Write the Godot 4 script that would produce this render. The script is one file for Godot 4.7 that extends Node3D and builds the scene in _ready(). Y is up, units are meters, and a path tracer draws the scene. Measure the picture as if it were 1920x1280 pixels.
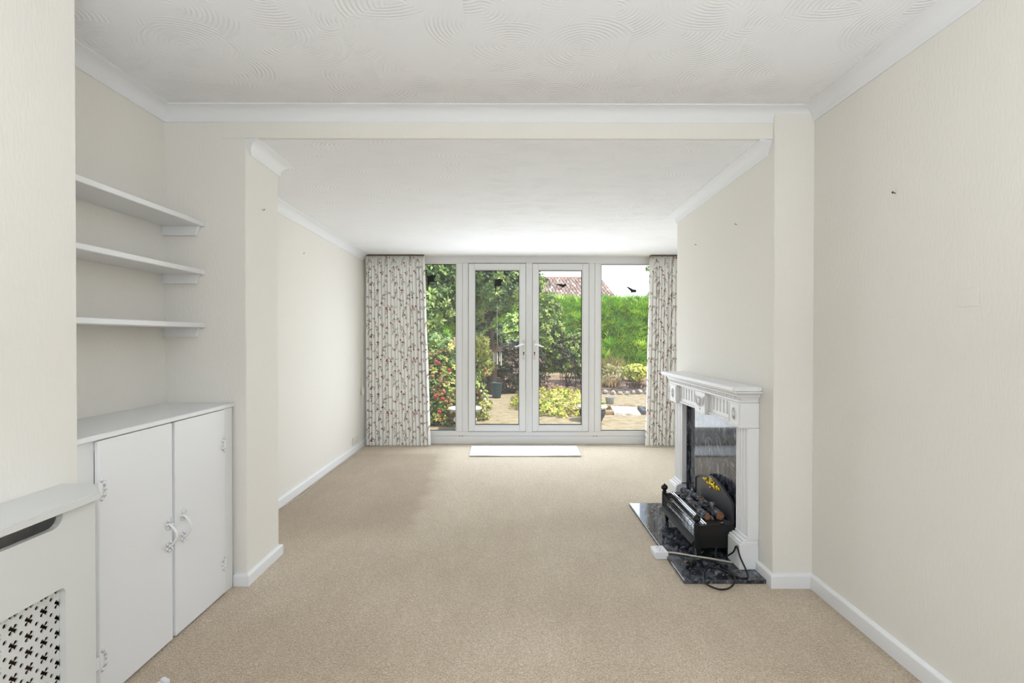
extends Node3D
# Empty sitting room with an archway, French doors onto a dry summer garden, fire surround and fitted cupboard.
# Helper coordinates: x right, y up, Z = distance forward of the camera (world z = -Z).

var M := {}
var O := Vector3.ZERO          # base of the thing being built; vertices are stored relative to it
var used := {}

func P(x: float, y: float, Z: float) -> Vector3:
	return Vector3(x, y, -Z)

# ------------------------------------------------------------------ naming helpers
func numbered(called: String) -> String:
	if not used.has(called):
		used[called] = 0
		return called
	used[called] += 1
	return "%s_%03d" % [called, used[called]]

func tag(o: Node3D, label: String, category: String, group := "", kind := "") -> Node3D:
	if label: o.set_meta("label", label)
	if category: o.set_meta("category", category)
	if group: o.set_meta("group", group)
	if kind: o.set_meta("kind", kind)
	return o

func thing(called: String, at: Vector3, label: String, category: String, group := "", kind := "") -> Node3D:
	var o := Node3D.new()
	o.name = numbered(called)
	add_child(o, true)
	o.position = at
	O = at
	tag(o, label, category, group, kind)
	return o

func part(called: String, s: SurfaceTool, mat: Material, parent: Node3D, label := "", kind := "") -> MeshInstance3D:
	var m := MeshInstance3D.new()
	m.name = called
	s.set_material(mat)
	m.mesh = s.commit()
	parent.add_child(m, true)
	if label: m.set_meta("label", label)
	if kind: m.set_meta("kind", kind)
	return m

func solo(called: String, s: SurfaceTool, mat: Material, at: Vector3, label: String, category: String, group := "", kind := "") -> MeshInstance3D:
	var m := MeshInstance3D.new()
	m.name = numbered(called)
	s.set_material(mat)
	m.mesh = s.commit()
	add_child(m, true)
	m.position = at
	tag(m, label, category, group, kind)
	O = Vector3.ZERO
	return m

func struct(called: String, s: SurfaceTool, mat: Material, label: String, category: String) -> MeshInstance3D:
	return solo(called, s, mat, O, label, category, "", "structure")

# ------------------------------------------------------------------ mesh helpers
func mb(at := Vector3.INF) -> SurfaceTool:
	if at != Vector3.INF: O = at
	var s := SurfaceTool.new()
	s.begin(Mesh.PRIMITIVE_TRIANGLES)
	return s

func vt(s: SurfaceTool, p: Vector3, n: Vector3, uv := Vector2.ZERO) -> void:
	s.set_normal(n)
	s.set_uv(uv)
	s.add_vertex(p - O)

func tri(s: SurfaceTool, a: Vector3, b: Vector3, c: Vector3, na: Vector3, nb: Vector3, nc: Vector3, ua := Vector2.ZERO, ub := Vector2.ZERO, uc := Vector2.ZERO) -> void:
	# orders the corners clockwise as seen from the side the normals point to
	if (b - a).cross(c - a).dot(na + nb + nc) > 0.0:
		vt(s, a, na, ua); vt(s, c, nc, uc); vt(s, b, nb, ub)
	else:
		vt(s, a, na, ua); vt(s, b, nb, ub); vt(s, c, nc, uc)

func face(s: SurfaceTool, pts: Array, out: Vector3) -> void:
	var n: Vector3 = (pts[1] - pts[0]).cross(pts[2] - pts[0]).normalized()
	if n.dot(out) < 0.0: n = -n
	for i in range(1, pts.size() - 1):
		tri(s, pts[0], pts[i], pts[i + 1], n, n, n)

# box between two corners with chamfered edges; t turns it about its centre
func box(s: SurfaceTool, a: Vector3, b: Vector3, ch := 0.0, turn := Basis.IDENTITY) -> void:
	var lo := Vector3(minf(a.x, b.x), minf(a.y, b.y), minf(a.z, b.z))
	var hi := Vector3(maxf(a.x, b.x), maxf(a.y, b.y), maxf(a.z, b.z))
	var c := (lo + hi) / 2.0
	var h := (hi - lo) / 2.0
	var k := minf(ch, minf(h.x, minf(h.y, h.z)) * 0.49)
	for ax in 3:
		for sg in [-1.0, 1.0]:
			var u := (ax + 1) % 3
			var w := (ax + 2) % 3
			var q := []
			for e in [[-1, -1], [1, -1], [1, 1], [-1, 1]]:
				var v := Vector3.ZERO
				v[ax] = sg * h[ax]
				v[u] = e[0] * (h[u] - k)
				v[w] = e[1] * (h[w] - k)
				q.append(c + turn * v)
			var n := Vector3.ZERO
			n[ax] = sg
			face(s, q, turn * n)
	if k <= 0.0: return
	for ax in 3:
		var u := (ax + 1) % 3
		var w := (ax + 2) % 3
		for su in [-1.0, 1.0]:
			for sw in [-1.0, 1.0]:
				var q := []
				for e in [[-1, 0], [1, 0], [1, 1], [-1, 1]]:
					var v := Vector3.ZERO
					v[ax] = e[0] * (h[ax] - k)
					v[u] = su * (h[u] - (k if e[1] == 1 else 0.0))
					v[w] = sw * (h[w] - (0.0 if e[1] == 1 else k))
					q.append(c + turn * v)
				var n := Vector3.ZERO
				n[u] = su
				n[w] = sw
				face(s, q, turn * n)
	for sx in [-1.0, 1.0]:
		for sy in [-1.0, 1.0]:
			for sz in [-1.0, 1.0]:
				var q := []
				for ax in 3:
					var v := Vector3(sx * (h.x - k), sy * (h.y - k), sz * (h.z - k))
					v[ax] = [sx, sy, sz][ax] * h[ax]
					q.append(c + turn * v)
				face(s, q, turn * Vector3(sx, sy, sz))

# room-shell box given as ranges x, y, Z
func rb(s: SurfaceTool, x0: float, x1: float, y0: float, y1: float, Z0: float, Z1: float, ch := 0.0) -> void:
	box(s, Vector3(x0, y0, -Z0), Vector3(x1, y1, -Z1), ch)

# closed 2D outline (in U, V) swept along W; skew0/skew1 shift the ends along W per U and V (mitres)
func prism(s: SurfaceTool, poly: PackedVector2Array, o: Vector3, U: Vector3, V: Vector3, W: Vector3, smooth := false, skew0 := Vector2.ZERO, skew1 := Vector2.ZERO, capped := true) -> void:
	var n := poly.size()
	var d := W.normalized()
	var area := 0.0
	for i in n:
		area += poly[i].cross(poly[(i + 1) % n])
	var sg := 1.0 if area > 0.0 else -1.0
	var nor := []
	for i in n:
		var e: Vector2 = poly[(i + 1) % n] - poly[i]
		var m := Vector2(e.y, -e.x).normalized() * sg
		nor.append(m)
	var p0 := []
	var p1 := []
	for q in poly:
		p0.append(o + U * q.x + V * q.y + d * skew0.dot(q))
		p1.append(o + U * q.x + V * q.y + W + d * skew1.dot(q))
	for i in n:
		var j := (i + 1) % n
		var na2: Vector2 = nor[i]
		var nb2: Vector2 = nor[i]
		if smooth:
			var pv: Vector2 = nor[(i - 1 + n) % n]
			var nx: Vector2 = nor[j]
			if pv.dot(nor[i]) > 0.5: na2 = (pv + nor[i]).normalized()
			if nx.dot(nor[i]) > 0.5: nb2 = (nx + nor[i]).normalized()
		var na := (U * na2.x + V * na2.y).normalized()
		var nb := (U * nb2.x + V * nb2.y).normalized()
		tri(s, p0[i], p0[j], p1[j], na, nb, nb)
		tri(s, p0[i], p1[j], p1[i], na, nb, na)
	if capped:
		var ix := Geometry2D.triangulate_polygon(poly)
		for i in range(0, ix.size(), 3):
			tri(s, p0[ix[i]], p0[ix[i + 1]], p0[ix[i + 2]], -d, -d, -d)
			tri(s, p1[ix[i]], p1[ix[i + 1]], p1[ix[i + 2]], d, d, d)

# profile of (radius, height) points turned about an axis
func lathe(s: SurfaceTool, prof: Array, o: Vector3, seg := 20, axis := Basis.IDENTITY) -> void:
	var n := prof.size()
	var nor := []
	for i in n:
		var a: Vector2 = prof[maxi(i - 1, 0)]
		var b: Vector2 = prof[mini(i + 1, n - 1)]
		var e := (b - a).normalized()
		nor.append(Vector2(e.y, -e.x))
	for i in n - 1:
		for k in seg:
			var t0 := TAU * k / seg
			var t1 := TAU * (k + 1) / seg
			var c0 := Vector3(cos(t0), 0, sin(t0))
			var c1 := Vector3(cos(t1), 0, sin(t1))
			var a: Vector2 = prof[i]
			var b: Vector2 = prof[i + 1]
			var A0 := o + axis * (c0 * a.x + Vector3.UP * a.y)
			var A1 := o + axis * (c1 * a.x + Vector3.UP * a.y)
			var B0 := o + axis * (c0 * b.x + Vector3.UP * b.y)
			var B1 := o + axis * (c1 * b.x + Vector3.UP * b.y)
			var na0: Vector3 = axis * (c0 * nor[i].x + Vector3.UP * nor[i].y)
			var na1: Vector3 = axis * (c1 * nor[i].x + Vector3.UP * nor[i].y)
			var nb0: Vector3 = axis * (c0 * nor[i + 1].x + Vector3.UP * nor[i + 1].y)
			var nb1: Vector3 = axis * (c1 * nor[i + 1].x + Vector3.UP * nor[i + 1].y)
			if a.x > 1e-5: tri(s, A0, A1, B1, na0, na1, nb1)
			if b.x > 1e-5: tri(s, A0, B1, B0, na0, nb1, nb0)

func ball(s: SurfaceTool, c: Vector3, r: Vector3, seg := 12, turn := Basis.IDENTITY) -> void:
	var pr := []
	var rings := maxi(4, seg / 2)
	for i in rings + 1:
		var a := -PI / 2 + PI * i / rings
		pr.append(Vector2(cos(a) if i > 0 and i < rings else 0.0, sin(a)))
	lathe(s, pr, c, seg, turn * Basis.from_scale(r))

func tube(s: SurfaceTool, pts: Array, r: float, seg := 8, closed_ends := true, r1 := -1.0) -> void:
	var n := pts.size()
	var up := Vector3.UP
	var rings := []
	for i in n:
		var d: Vector3 = (pts[mini(i + 1, n - 1)] - pts[maxi(i - 1, 0)]).normalized()
		var side := d.cross(up)
		if side.length() < 0.05: side = d.cross(Vector3.RIGHT)
		side = side.normalized()
		up = side.cross(d).normalized()
		var rr := r if r1 < 0.0 else lerpf(r, r1, float(i) / (n - 1))
		var ring := []
		for k in seg:
			var a := TAU * k / seg
			var v := side * cos(a) + up * sin(a)
			ring.append([pts[i] + v * rr, v])
		rings.append(ring)
	for i in n - 1:
		for k in seg:
			var l := (k + 1) % seg
			var a = rings[i][k]; var b = rings[i][l]; var c = rings[i + 1][l]; var e = rings[i + 1][k]
			tri(s, a[0], b[0], c[0], a[1], b[1], c[1])
			tri(s, a[0], c[0], e[0], a[1], c[1], e[1])
	if closed_ends:
		for q in [[0, -1.0], [n - 1, 1.0]]:
			var d: Vector3 = (pts[mini(q[0] + 1, n - 1)] - pts[maxi(q[0] - 1, 0)]).normalized() * q[1]
			for k in seg:
				tri(s, pts[q[0]], rings[q[0]][k][0], rings[q[0]][(k + 1) % seg][0], d, d, d)

func smoothed(pts: Array, per := 8) -> Array:
	var c := Curve3D.new()
	for i in pts.size():
		var t: Vector3 = (pts[mini(i + 1, pts.size() - 1)] - pts[maxi(i - 1, 0)]) / 6.0
		c.add_point(pts[i], -t, t)
	var r := []
	var n := (pts.size() - 1) * per
	for i in n + 1:
		r.append(c.sample(i / per if i < n else pts.size() - 2, float(i % per) / per if i < n else 1.0))
	return r

func arc2(c: Vector2, r: float, a0: float, a1: float, n: int) -> PackedVector2Array:
	var q := PackedVector2Array()
	for i in n + 1:
		var a := lerpf(a0, a1, float(i) / n)
		q.append(c + Vector2(cos(a), sin(a)) * r)
	return q

func many(called: String, mesh: Mesh, where: Array, cols: Array, parent: Node3D) -> MultiMeshInstance3D:
	var mm := MultiMesh.new()
	mm.transform_format = MultiMesh.TRANSFORM_3D
	mm.use_colors = cols.size() > 0
	mm.mesh = mesh
	mm.instance_count = where.size()
	for i in where.size():
		mm.set_instance_transform(i, where[i])
		if cols.size(): mm.set_instance_color(i, cols[i])
	var mi := MultiMeshInstance3D.new()
	mi.name = called
	mi.multimesh = mm
	parent.add_child(mi, true)
	mi.set_meta("kind", "stuff")
	return mi

# ------------------------------------------------------------------ materials
func mat(color: Color, rough := 0.6, metal := 0.0) -> StandardMaterial3D:
	var m := StandardMaterial3D.new()
	m.albedo_color = color
	m.roughness = rough
	m.metallic = metal
	return m

func noise_tex(freq: float, octaves: int, sd: int, size := 512, ramp: Gradient = null, kind := FastNoiseLite.TYPE_SIMPLEX_SMOOTH) -> NoiseTexture2D:
	var n := FastNoiseLite.new()
	n.noise_type = kind
	n.frequency = freq
	n.fractal_octaves = octaves
	n.seed = sd
	var t := NoiseTexture2D.new()
	t.width = size
	t.height = size
	t.seamless = true
	t.noise = n
	if ramp: t.color_ramp = ramp
	return t

func ramp(stops: Array) -> Gradient:
	var g := Gradient.new()
	g.offsets = PackedFloat32Array(stops.map(func(q): return q[0]))
	g.colors = PackedColorArray(stops.map(func(q): return q[1]))
	return g

func tri_scale(m: StandardMaterial3D, sc: Vector3) -> void:
	m.uv1_triplanar = true
	m.uv1_world_triplanar = true
	m.uv1_scale = sc

func artex() -> ImageTexture:
	# overlapping comb swirls of an artex ceiling, as a height map that repeats
	var N := 1024
	var h := PackedFloat32Array()
	h.resize(N * N)
	h.fill(0.5)
	var r := RandomNumberGenerator.new()
	r.seed = 11
	for k in 80:
		var cx := r.randi_range(0, N - 1)
		var cy := r.randi_range(0, N - 1)
		var R := r.randf_range(80, 150)
		var a0 := r.randf() * TAU
		var span := r.randf_range(2.2, 5.0)
		var sq := r.randf_range(0.75, 1.0)
		var Ri := int(R)
		for dy in range(-Ri, Ri + 1):
			for dx in range(-Ri, Ri + 1):
				var fx := dx * sq
				var d := sqrt(fx * fx + dy * dy)
				if d > R or d < 9.0: continue
				var a := fposmod(atan2(dy, fx) - a0, TAU)
				if a > span: continue
				var e := minf(1.0, minf((R - d) / 12.0, minf(a, span - a) * d / 14.0))
				var v := 0.5 + 0.5 * sin(d * TAU / 10.5) * (0.55 + 0.45 * sin(a * 3.0 + k))
				var i := posmod(cy + dy, N) * N + posmod(cx + dx, N)
				h[i] = lerpf(h[i], v, e)
	var b := PackedByteArray()
	b.resize(N * N)
	for i in N * N: b[i] = int(clampf(h[i], 0, 1) * 255)
	return ImageTexture.create_from_image(Image.create_from_data(N, N, false, Image.FORMAT_L8, b))

func blot(im: Image, x: float, y: float, rx: float, ry: float, a: float, c: Color) -> void:
	# a turned ellipse on an image that repeats
	var R := int(ceilf(maxf(rx, ry)))
	var w := im.get_width()
	var hh := im.get_height()
	var ca := cos(a)
	var sa := sin(a)
	for dy in range(-R, R + 1):
		for dx in range(-R, R + 1):
			var u := (dx * ca + dy * sa) / rx
			var v := (-dx * sa + dy * ca) / ry
			var q := u * u + v * v
			if q > 1.0: continue
			var px := posmod(int(x) + dx, w)
			var py := posmod(int(y) + dy, hh)
			im.set_pixel(px, py, im.get_pixel(px, py).lerp(c, c.a * clampf((1.0 - q) * 4.0, 0, 1)))

func stroke(im: Image, p: Vector2, ang: float, bend: float, length: float, w: float, c: Color) -> Array:
	var pts := []
	var a := ang
	var q := p
	for i in int(length / 2.0):
		blot(im, q.x, q.y, w, w, 0, c)
		pts.append([q, a])
		a += bend * 2.0
		q += Vector2(cos(a), sin(a)) * 2.0
	return pts

func chintz() -> ImageTexture:
	# trailing stems with small leaves and rose heads printed on off-white cotton
	var im := Image.create(1024, 1024, false, Image.FORMAT_RGB8)
	im.fill(Color(0.975, 0.97, 0.955))
	var r := RandomNumberGenerator.new()
	r.seed = 5
	var stem := Color(0.58, 0.54, 0.46, 0.75)
	var leafs := [Color(0.33, 0.34, 0.24, 0.95), Color(0.43, 0.42, 0.33, 0.95), Color(0.28, 0.30, 0.23, 0.95), Color(0.50, 0.47, 0.40, 0.9)]
	var roses := [Color(0.62, 0.25, 0.28, 0.95), Color(0.72, 0.36, 0.38, 0.95), Color(0.78, 0.50, 0.50, 0.95), Color(0.66, 0.33, 0.30, 0.95)]
	for k in 49:
		var p := Vector2((k % 7) * 146 + r.randf_range(-60, 60), (k / 7) * 146 + r.randf_range(-60, 60))
		var pts := stroke(im, p, r.randf_range(-2.4, -0.7), r.randf_range(-0.02, 0.02), r.randf_range(120, 210), 1.5, stem)
		for i in range(8, pts.size(), 11):
			var q: Vector2 = pts[i][0]
			for sd in [-1, 1]:
				if r.randf() < 0.35: continue
				var a: float = pts[i][1] + sd * r.randf_range(0.5, 1.1)
				var l := r.randf_range(9, 19)
				blot(im, q.x + cos(a) * l, q.y + sin(a) * l, l, r.randf_range(3.6, 6.0), a, leafs[r.randi() % 4])
		var e: Vector2 = pts[pts.size() - 1][0]
		if k % 3 != 2:
			var c: Color = roses[r.randi() % 4]
			for j in 9:
				var a := r.randf() * TAU
				blot(im, e.x + cos(a) * 11, e.y + sin(a) * 11, 10, 7, a + 1.2, c.lerp(Color(0.9, 0.75, 0.72), r.randf() * 0.5))
			blot(im, e.x, e.y, 8, 8, 0, c.darkened(0.25))
		for j in 2:
			var b: Vector2 = pts[int(pts.size() * r.randf_range(0.3, 0.8))][0]
			stroke(im, b, r.randf() * TAU, 0.03, r.randf_range(30, 70), 1.4, stem)
			blot(im, b.x + r.randf_range(-20, 20), b.y + r.randf_range(-20, 20), 6, 5, r.randf(), roses[r.randi() % 4])
	return ImageTexture.create_from_image(im)

func marble_tex() -> ImageTexture:
	# polished fossil marble: charcoal ground, paler clouds and white slanting flecks
	var N := 1024
	var im := Image.create(N, N, false, Image.FORMAT_RGB8)
	var n := FastNoiseLite.new()
	n.frequency = 0.012
	n.fractal_octaves = 4
	n.seed = 8
	for y in N:
		for x in N:
			var v := n.get_noise_2d(x, y * 0.6)
			var g := clampf(0.25 + v * 0.22, 0.07, 0.55)
			im.set_pixel(x, y, Color(g * 0.93, g * 0.98, g * 1.10))
	var r := RandomNumberGenerator.new()
	r.seed = 3
	for k in 1700:
		var l := r.randf_range(4, 14) if r.randf() < 0.86 else r.randf_range(20, 46)
		var c := Color(0.68, 0.68, 0.70, r.randf_range(0.08, 0.5))
		blot(im, r.randf() * N, r.randf() * N, l, l * r.randf_range(0.16, 0.4), -1.15 + r.randfn(0, 0.35), c)
	for k in 700:
		var l := r.randf_range(4, 18)
		blot(im, r.randf() * N, r.randf() * N, l, l * 0.4, -1.2 + r.randfn(0, 0.5), Color(0.06, 0.06, 0.07, r.randf_range(0.1, 0.45)))
	return ImageTexture.create_from_image(im)

func pile_tex() -> Array:
	# twisted tufts of a cut pile: white noise softened twice, wrapped so that it repeats without a seam
	var N := 512
	var r := RandomNumberGenerator.new()
	r.seed = 31
	var a := PackedFloat32Array()
	a.resize(N * N)
	for i in N * N: a[i] = r.randf()
	var b := a.duplicate()
	for pass_no in 2:
		for y in N:
			var u := posmod(y - 1, N) * N
			var c := y * N
			var d := posmod(y + 1, N) * N
			for x in N:
				var l := posmod(x - 1, N)
				var e := posmod(x + 1, N)
				b[c + x] = (a[u + x] + a[d + x] + a[c + l] + a[c + e] + 0.6 * (a[u + l] + a[u + e] + a[d + l] + a[d + e]) + 1.2 * a[c + x]) / 7.6
		a = b.duplicate()
	var col := PackedByteArray()
	var hgt := PackedByteArray()
	col.resize(N * N * 3)
	hgt.resize(N * N)
	var lo := Color(0.74, 0.65, 0.53)
	var hi := Color(1.0, 0.94, 0.84)
	for i in N * N:
		var v := clampf(0.5 + (a[i] - 0.5) * 3.0, 0.0, 1.0)
		var c := lo.lerp(hi, v)
		col[i * 3] = int(c.r * 255)
		col[i * 3 + 1] = int(c.g * 255)
		col[i * 3 + 2] = int(c.b * 255)
		hgt[i] = int(v * 255)
	return [ImageTexture.create_from_image(Image.create_from_data(N, N, false, Image.FORMAT_RGB8, col)), ImageTexture.create_from_image(Image.create_from_data(N, N, false, Image.FORMAT_L8, hgt))]

func nap_daylight_tex() -> ImageTexture:
	# brushed pile, daylight painted paler at the far end, near corners darker: plan of the floor, x -2.1..2.3, Z 0..6.1
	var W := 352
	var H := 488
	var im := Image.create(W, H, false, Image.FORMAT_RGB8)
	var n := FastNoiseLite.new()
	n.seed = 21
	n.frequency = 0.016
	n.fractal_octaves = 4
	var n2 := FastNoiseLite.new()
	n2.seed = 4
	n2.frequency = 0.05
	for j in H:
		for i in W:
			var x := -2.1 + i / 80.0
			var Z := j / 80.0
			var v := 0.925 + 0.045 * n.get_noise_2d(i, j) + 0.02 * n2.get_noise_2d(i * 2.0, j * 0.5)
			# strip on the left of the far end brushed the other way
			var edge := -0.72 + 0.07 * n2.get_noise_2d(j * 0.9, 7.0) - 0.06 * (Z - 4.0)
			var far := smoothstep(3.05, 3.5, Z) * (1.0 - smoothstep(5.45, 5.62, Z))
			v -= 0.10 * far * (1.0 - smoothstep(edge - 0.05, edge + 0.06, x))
			v += 0.085 * smoothstep(3.0, 4.8, Z) * smoothstep(edge, edge + 0.25, x)  # daylight from the doors painted into the carpet colour
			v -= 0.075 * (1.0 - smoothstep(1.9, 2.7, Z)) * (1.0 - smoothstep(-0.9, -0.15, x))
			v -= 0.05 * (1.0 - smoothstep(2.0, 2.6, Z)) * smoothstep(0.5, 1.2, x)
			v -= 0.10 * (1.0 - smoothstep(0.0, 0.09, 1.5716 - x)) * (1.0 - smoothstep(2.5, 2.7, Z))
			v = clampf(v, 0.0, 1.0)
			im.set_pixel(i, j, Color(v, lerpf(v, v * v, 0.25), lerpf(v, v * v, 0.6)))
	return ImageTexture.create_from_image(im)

func make_materials() -> void:
	M.white = mat(Color(0.945, 0.945, 0.945), 0.45)
	M.trim = mat(Color(0.945, 0.945, 0.945), 0.5)
	M.upvc = mat(Color(0.915, 0.915, 0.915), 0.28)
	M.cover = mat(Color(0.87, 0.87, 0.855), 0.5)
	M.plaster = mat(Color(0.945, 0.947, 0.95), 0.7)
	# embossed cream wallpaper
	var wp := mat(Color(0.942, 0.927, 0.893), 0.75)
	wp.heightmap_enabled = true
	wp.heightmap_texture = noise_tex(0.045, 4, 2)
	wp.heightmap_scale = 0.075
	tri_scale(wp, Vector3(3.2, 0.9, 3.2))
	M.wall = wp
	var ce := mat(Color(0.965, 0.967, 0.972), 0.8)
	ce.heightmap_enabled = true
	ce.heightmap_texture = artex()
	ce.heightmap_scale = 0.26
	tri_scale(ce, Vector3(0.62, 0.62, 0.62))
	M.ceil = ce
	var cf: StandardMaterial3D = ce.duplicate()
	cf.uv1_scale = Vector3(0.5, 0.5, 0.9)
	cf.heightmap_scale = 0.22
	M.ceil_far = cf
	# carpet
	var ca := mat(Color(1, 1, 1), 0.95)
	var pile := pile_tex()
	ca.albedo_texture = pile[0]
	ca.heightmap_enabled = true
	ca.heightmap_texture = pile[1]
	ca.heightmap_scale = 0.5
	tri_scale(ca, Vector3(1.9, 1.9, 1.9))
	ca.rim_enabled = true
	ca.rim = 1.0
	ca.rim_tint = 0.0
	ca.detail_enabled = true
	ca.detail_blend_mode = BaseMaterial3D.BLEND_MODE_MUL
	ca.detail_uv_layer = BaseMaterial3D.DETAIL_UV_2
	ca.detail_albedo = nap_daylight_tex()
	M.carpet = ca
	var cu := mat(Color(1, 1, 1), 0.9)
	cu.albedo_texture = chintz()
	cu.backlight_enabled = true
	cu.backlight = Color(0.12, 0.12, 0.12)
	M.curtain = cu
	M.curtain_edge = mat(Color(0.42, 0.36, 0.31), 0.9)
	var ma := mat(Color(1, 1, 1), 0.06)
	ma.albedo_texture = marble_tex()
	ma.uv1_triplanar = true
	ma.uv1_world_triplanar = true
	ma.uv1_scale = Vector3(0.95, 0.95, 0.95)
	ma.metallic_specular = 0.55
	M.marble = ma
	M.black = mat(Color(0.045, 0.045, 0.05), 0.42)
	M.black_satin = mat(Color(0.07, 0.07, 0.08), 0.5)
	M.fireback = mat(Color(0.25, 0.25, 0.27), 0.42)
	M.chrome = mat(Color(0.86, 0.87, 0.89), 0.12, 1.0)
	M.rod = mat(Color(0.80, 0.79, 0.76), 0.35)
	M.ceramic = mat(Color(0.62, 0.58, 0.50), 0.6)
	M.brass = mat(Color(0.93, 0.80, 0.16), 0.35, 0.35)
	M.cable_white = mat(Color(0.80, 0.77, 0.71), 0.5)
	M.rubber = mat(Color(0.035, 0.035, 0.04), 0.45)
	M.plastic = mat(Color(0.93, 0.93, 0.94), 0.3)
	M.socket = mat(Color(0.90, 0.885, 0.85), 0.35)
	M.dark_slot = mat(Color(0.12, 0.10, 0.09), 0.7)
	M.gasket = mat(Color(0.16, 0.17, 0.18), 0.6)
	M.steel = mat(Color(0.55, 0.54, 0.52), 0.35, 0.8)
	M.bird = mat(Color(0.035, 0.035, 0.05), 0.6)
	var lg := mat(Color(1, 1, 1), 0.85)
	lg.albedo_texture = noise_tex(0.02, 4, 12, 256, ramp([[0.0, Color(0.09, 0.09, 0.10)], [0.5, Color(0.22, 0.23, 0.25)], [0.66, Color(0.45, 0.46, 0.49)], [1.0, Color(0.72, 0.71, 0.70)]]))
	lg.heightmap_enabled = true
	lg.heightmap_texture = noise_tex(0.03, 3, 13, 256)
	lg.heightmap_scale = 0.6
	lg.uv1_triplanar = true
	lg.uv1_scale = Vector3(7, 7, 3)
	M.log = lg
	var le := mat(Color(1, 1, 1), 0.8)
	le.albedo_texture = noise_tex(0.03, 3, 14, 256, ramp([[0.0, Color(0.40, 0.24, 0.15)], [1.0, Color(0.74, 0.52, 0.36)]]))
	le.uv1_triplanar = true
	le.uv1_scale = Vector3(9, 9, 9)
	M.log_end = le
	var gl := StandardMaterial3D.new()
	gl.albedo_color = Color(1, 1, 1, 0.04)
	gl.transparency = BaseMaterial3D.TRANSPARENCY_ALPHA
	gl.roughness = 0.02
	gl.metallic_specular = 0.16
	gl.cull_mode = BaseMaterial3D.CULL_DISABLED
	M.glass = gl
	# outdoors
	M.lawn = ground_mat(Color(0.56, 0.51, 0.41), Color(0.63, 0.59, 0.50), Color(0.46, 0.42, 0.30), 40)
	M.soil = ground_mat(Color(0.46, 0.37, 0.31), Color(0.68, 0.57, 0.49), Color(0.33, 0.27, 0.23), 41)
	M.stone = ground_mat(Color(0.56, 0.54, 0.52), Color(0.75, 0.73, 0.70), Color(0.38, 0.37, 0.36), 42)
	M.paving = ground_mat(Color(0.80, 0.79, 0.77), Color(0.90, 0.89, 0.87), Color(0.68, 0.66, 0.63), 43)
	M.castone = mat(Color(0.80, 0.79, 0.76), 0.85)
	M.castdark = mat(Color(0.16, 0.17, 0.19), 0.7)
	M.slate = mat(Color(0.30, 0.33, 0.38), 0.6)
	M.bark = mat(Color(0.22, 0.17, 0.13), 0.9)
	M.twig = mat(Color(0.26, 0.21, 0.17), 0.9)
	M.hosta = mat(Color(0.20, 0.28, 0.31), 0.6)
	M.teal = mat(Color(0.09, 0.19, 0.22), 0.5)
	M.timber = mat(Color(0.60, 0.50, 0.40), 0.8)
	M.brick = mat(Color(0.60, 0.40, 0.32), 0.85)
	M.tile = leaf_mat(false)
	M.leaf = leaf_mat(true)
	M.rose = mat(Color(0.66, 0.20, 0.26), 0.6)
	M.rose_pink = mat(Color(0.80, 0.48, 0.44), 0.6)
	M.petal_white = mat(Color(0.93, 0.92, 0.90), 0.6)

func ground_mat(a: Color, b: Color, c: Color, sd: int) -> StandardMaterial3D:
	var m := mat(Color(1, 1, 1), 0.95)
	m.albedo_texture = noise_tex(0.02, 5, sd, 512, ramp([[0.0, c], [0.35, a], [0.6, a.lerp(b, 0.5)], [1.0, b]]))
	m.heightmap_enabled = true
	m.heightmap_texture = noise_tex(0.05, 3, sd + 9, 256)
	m.heightmap_scale = 2.0
	tri_scale(m, Vector3(0.45, 0.45, 0.45))
	return m

func leaf_mat(through: bool) -> StandardMaterial3D:
	var m := mat(Color(1, 1, 1), 0.5 if through else 0.85)
	m.vertex_color_use_as_albedo = true
	if through:
		m.backlight_enabled = true
		m.backlight = Color(0.55, 0.6, 0.35)
		m.cull_mode = BaseMaterial3D.CULL_DISABLED
	return m

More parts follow.
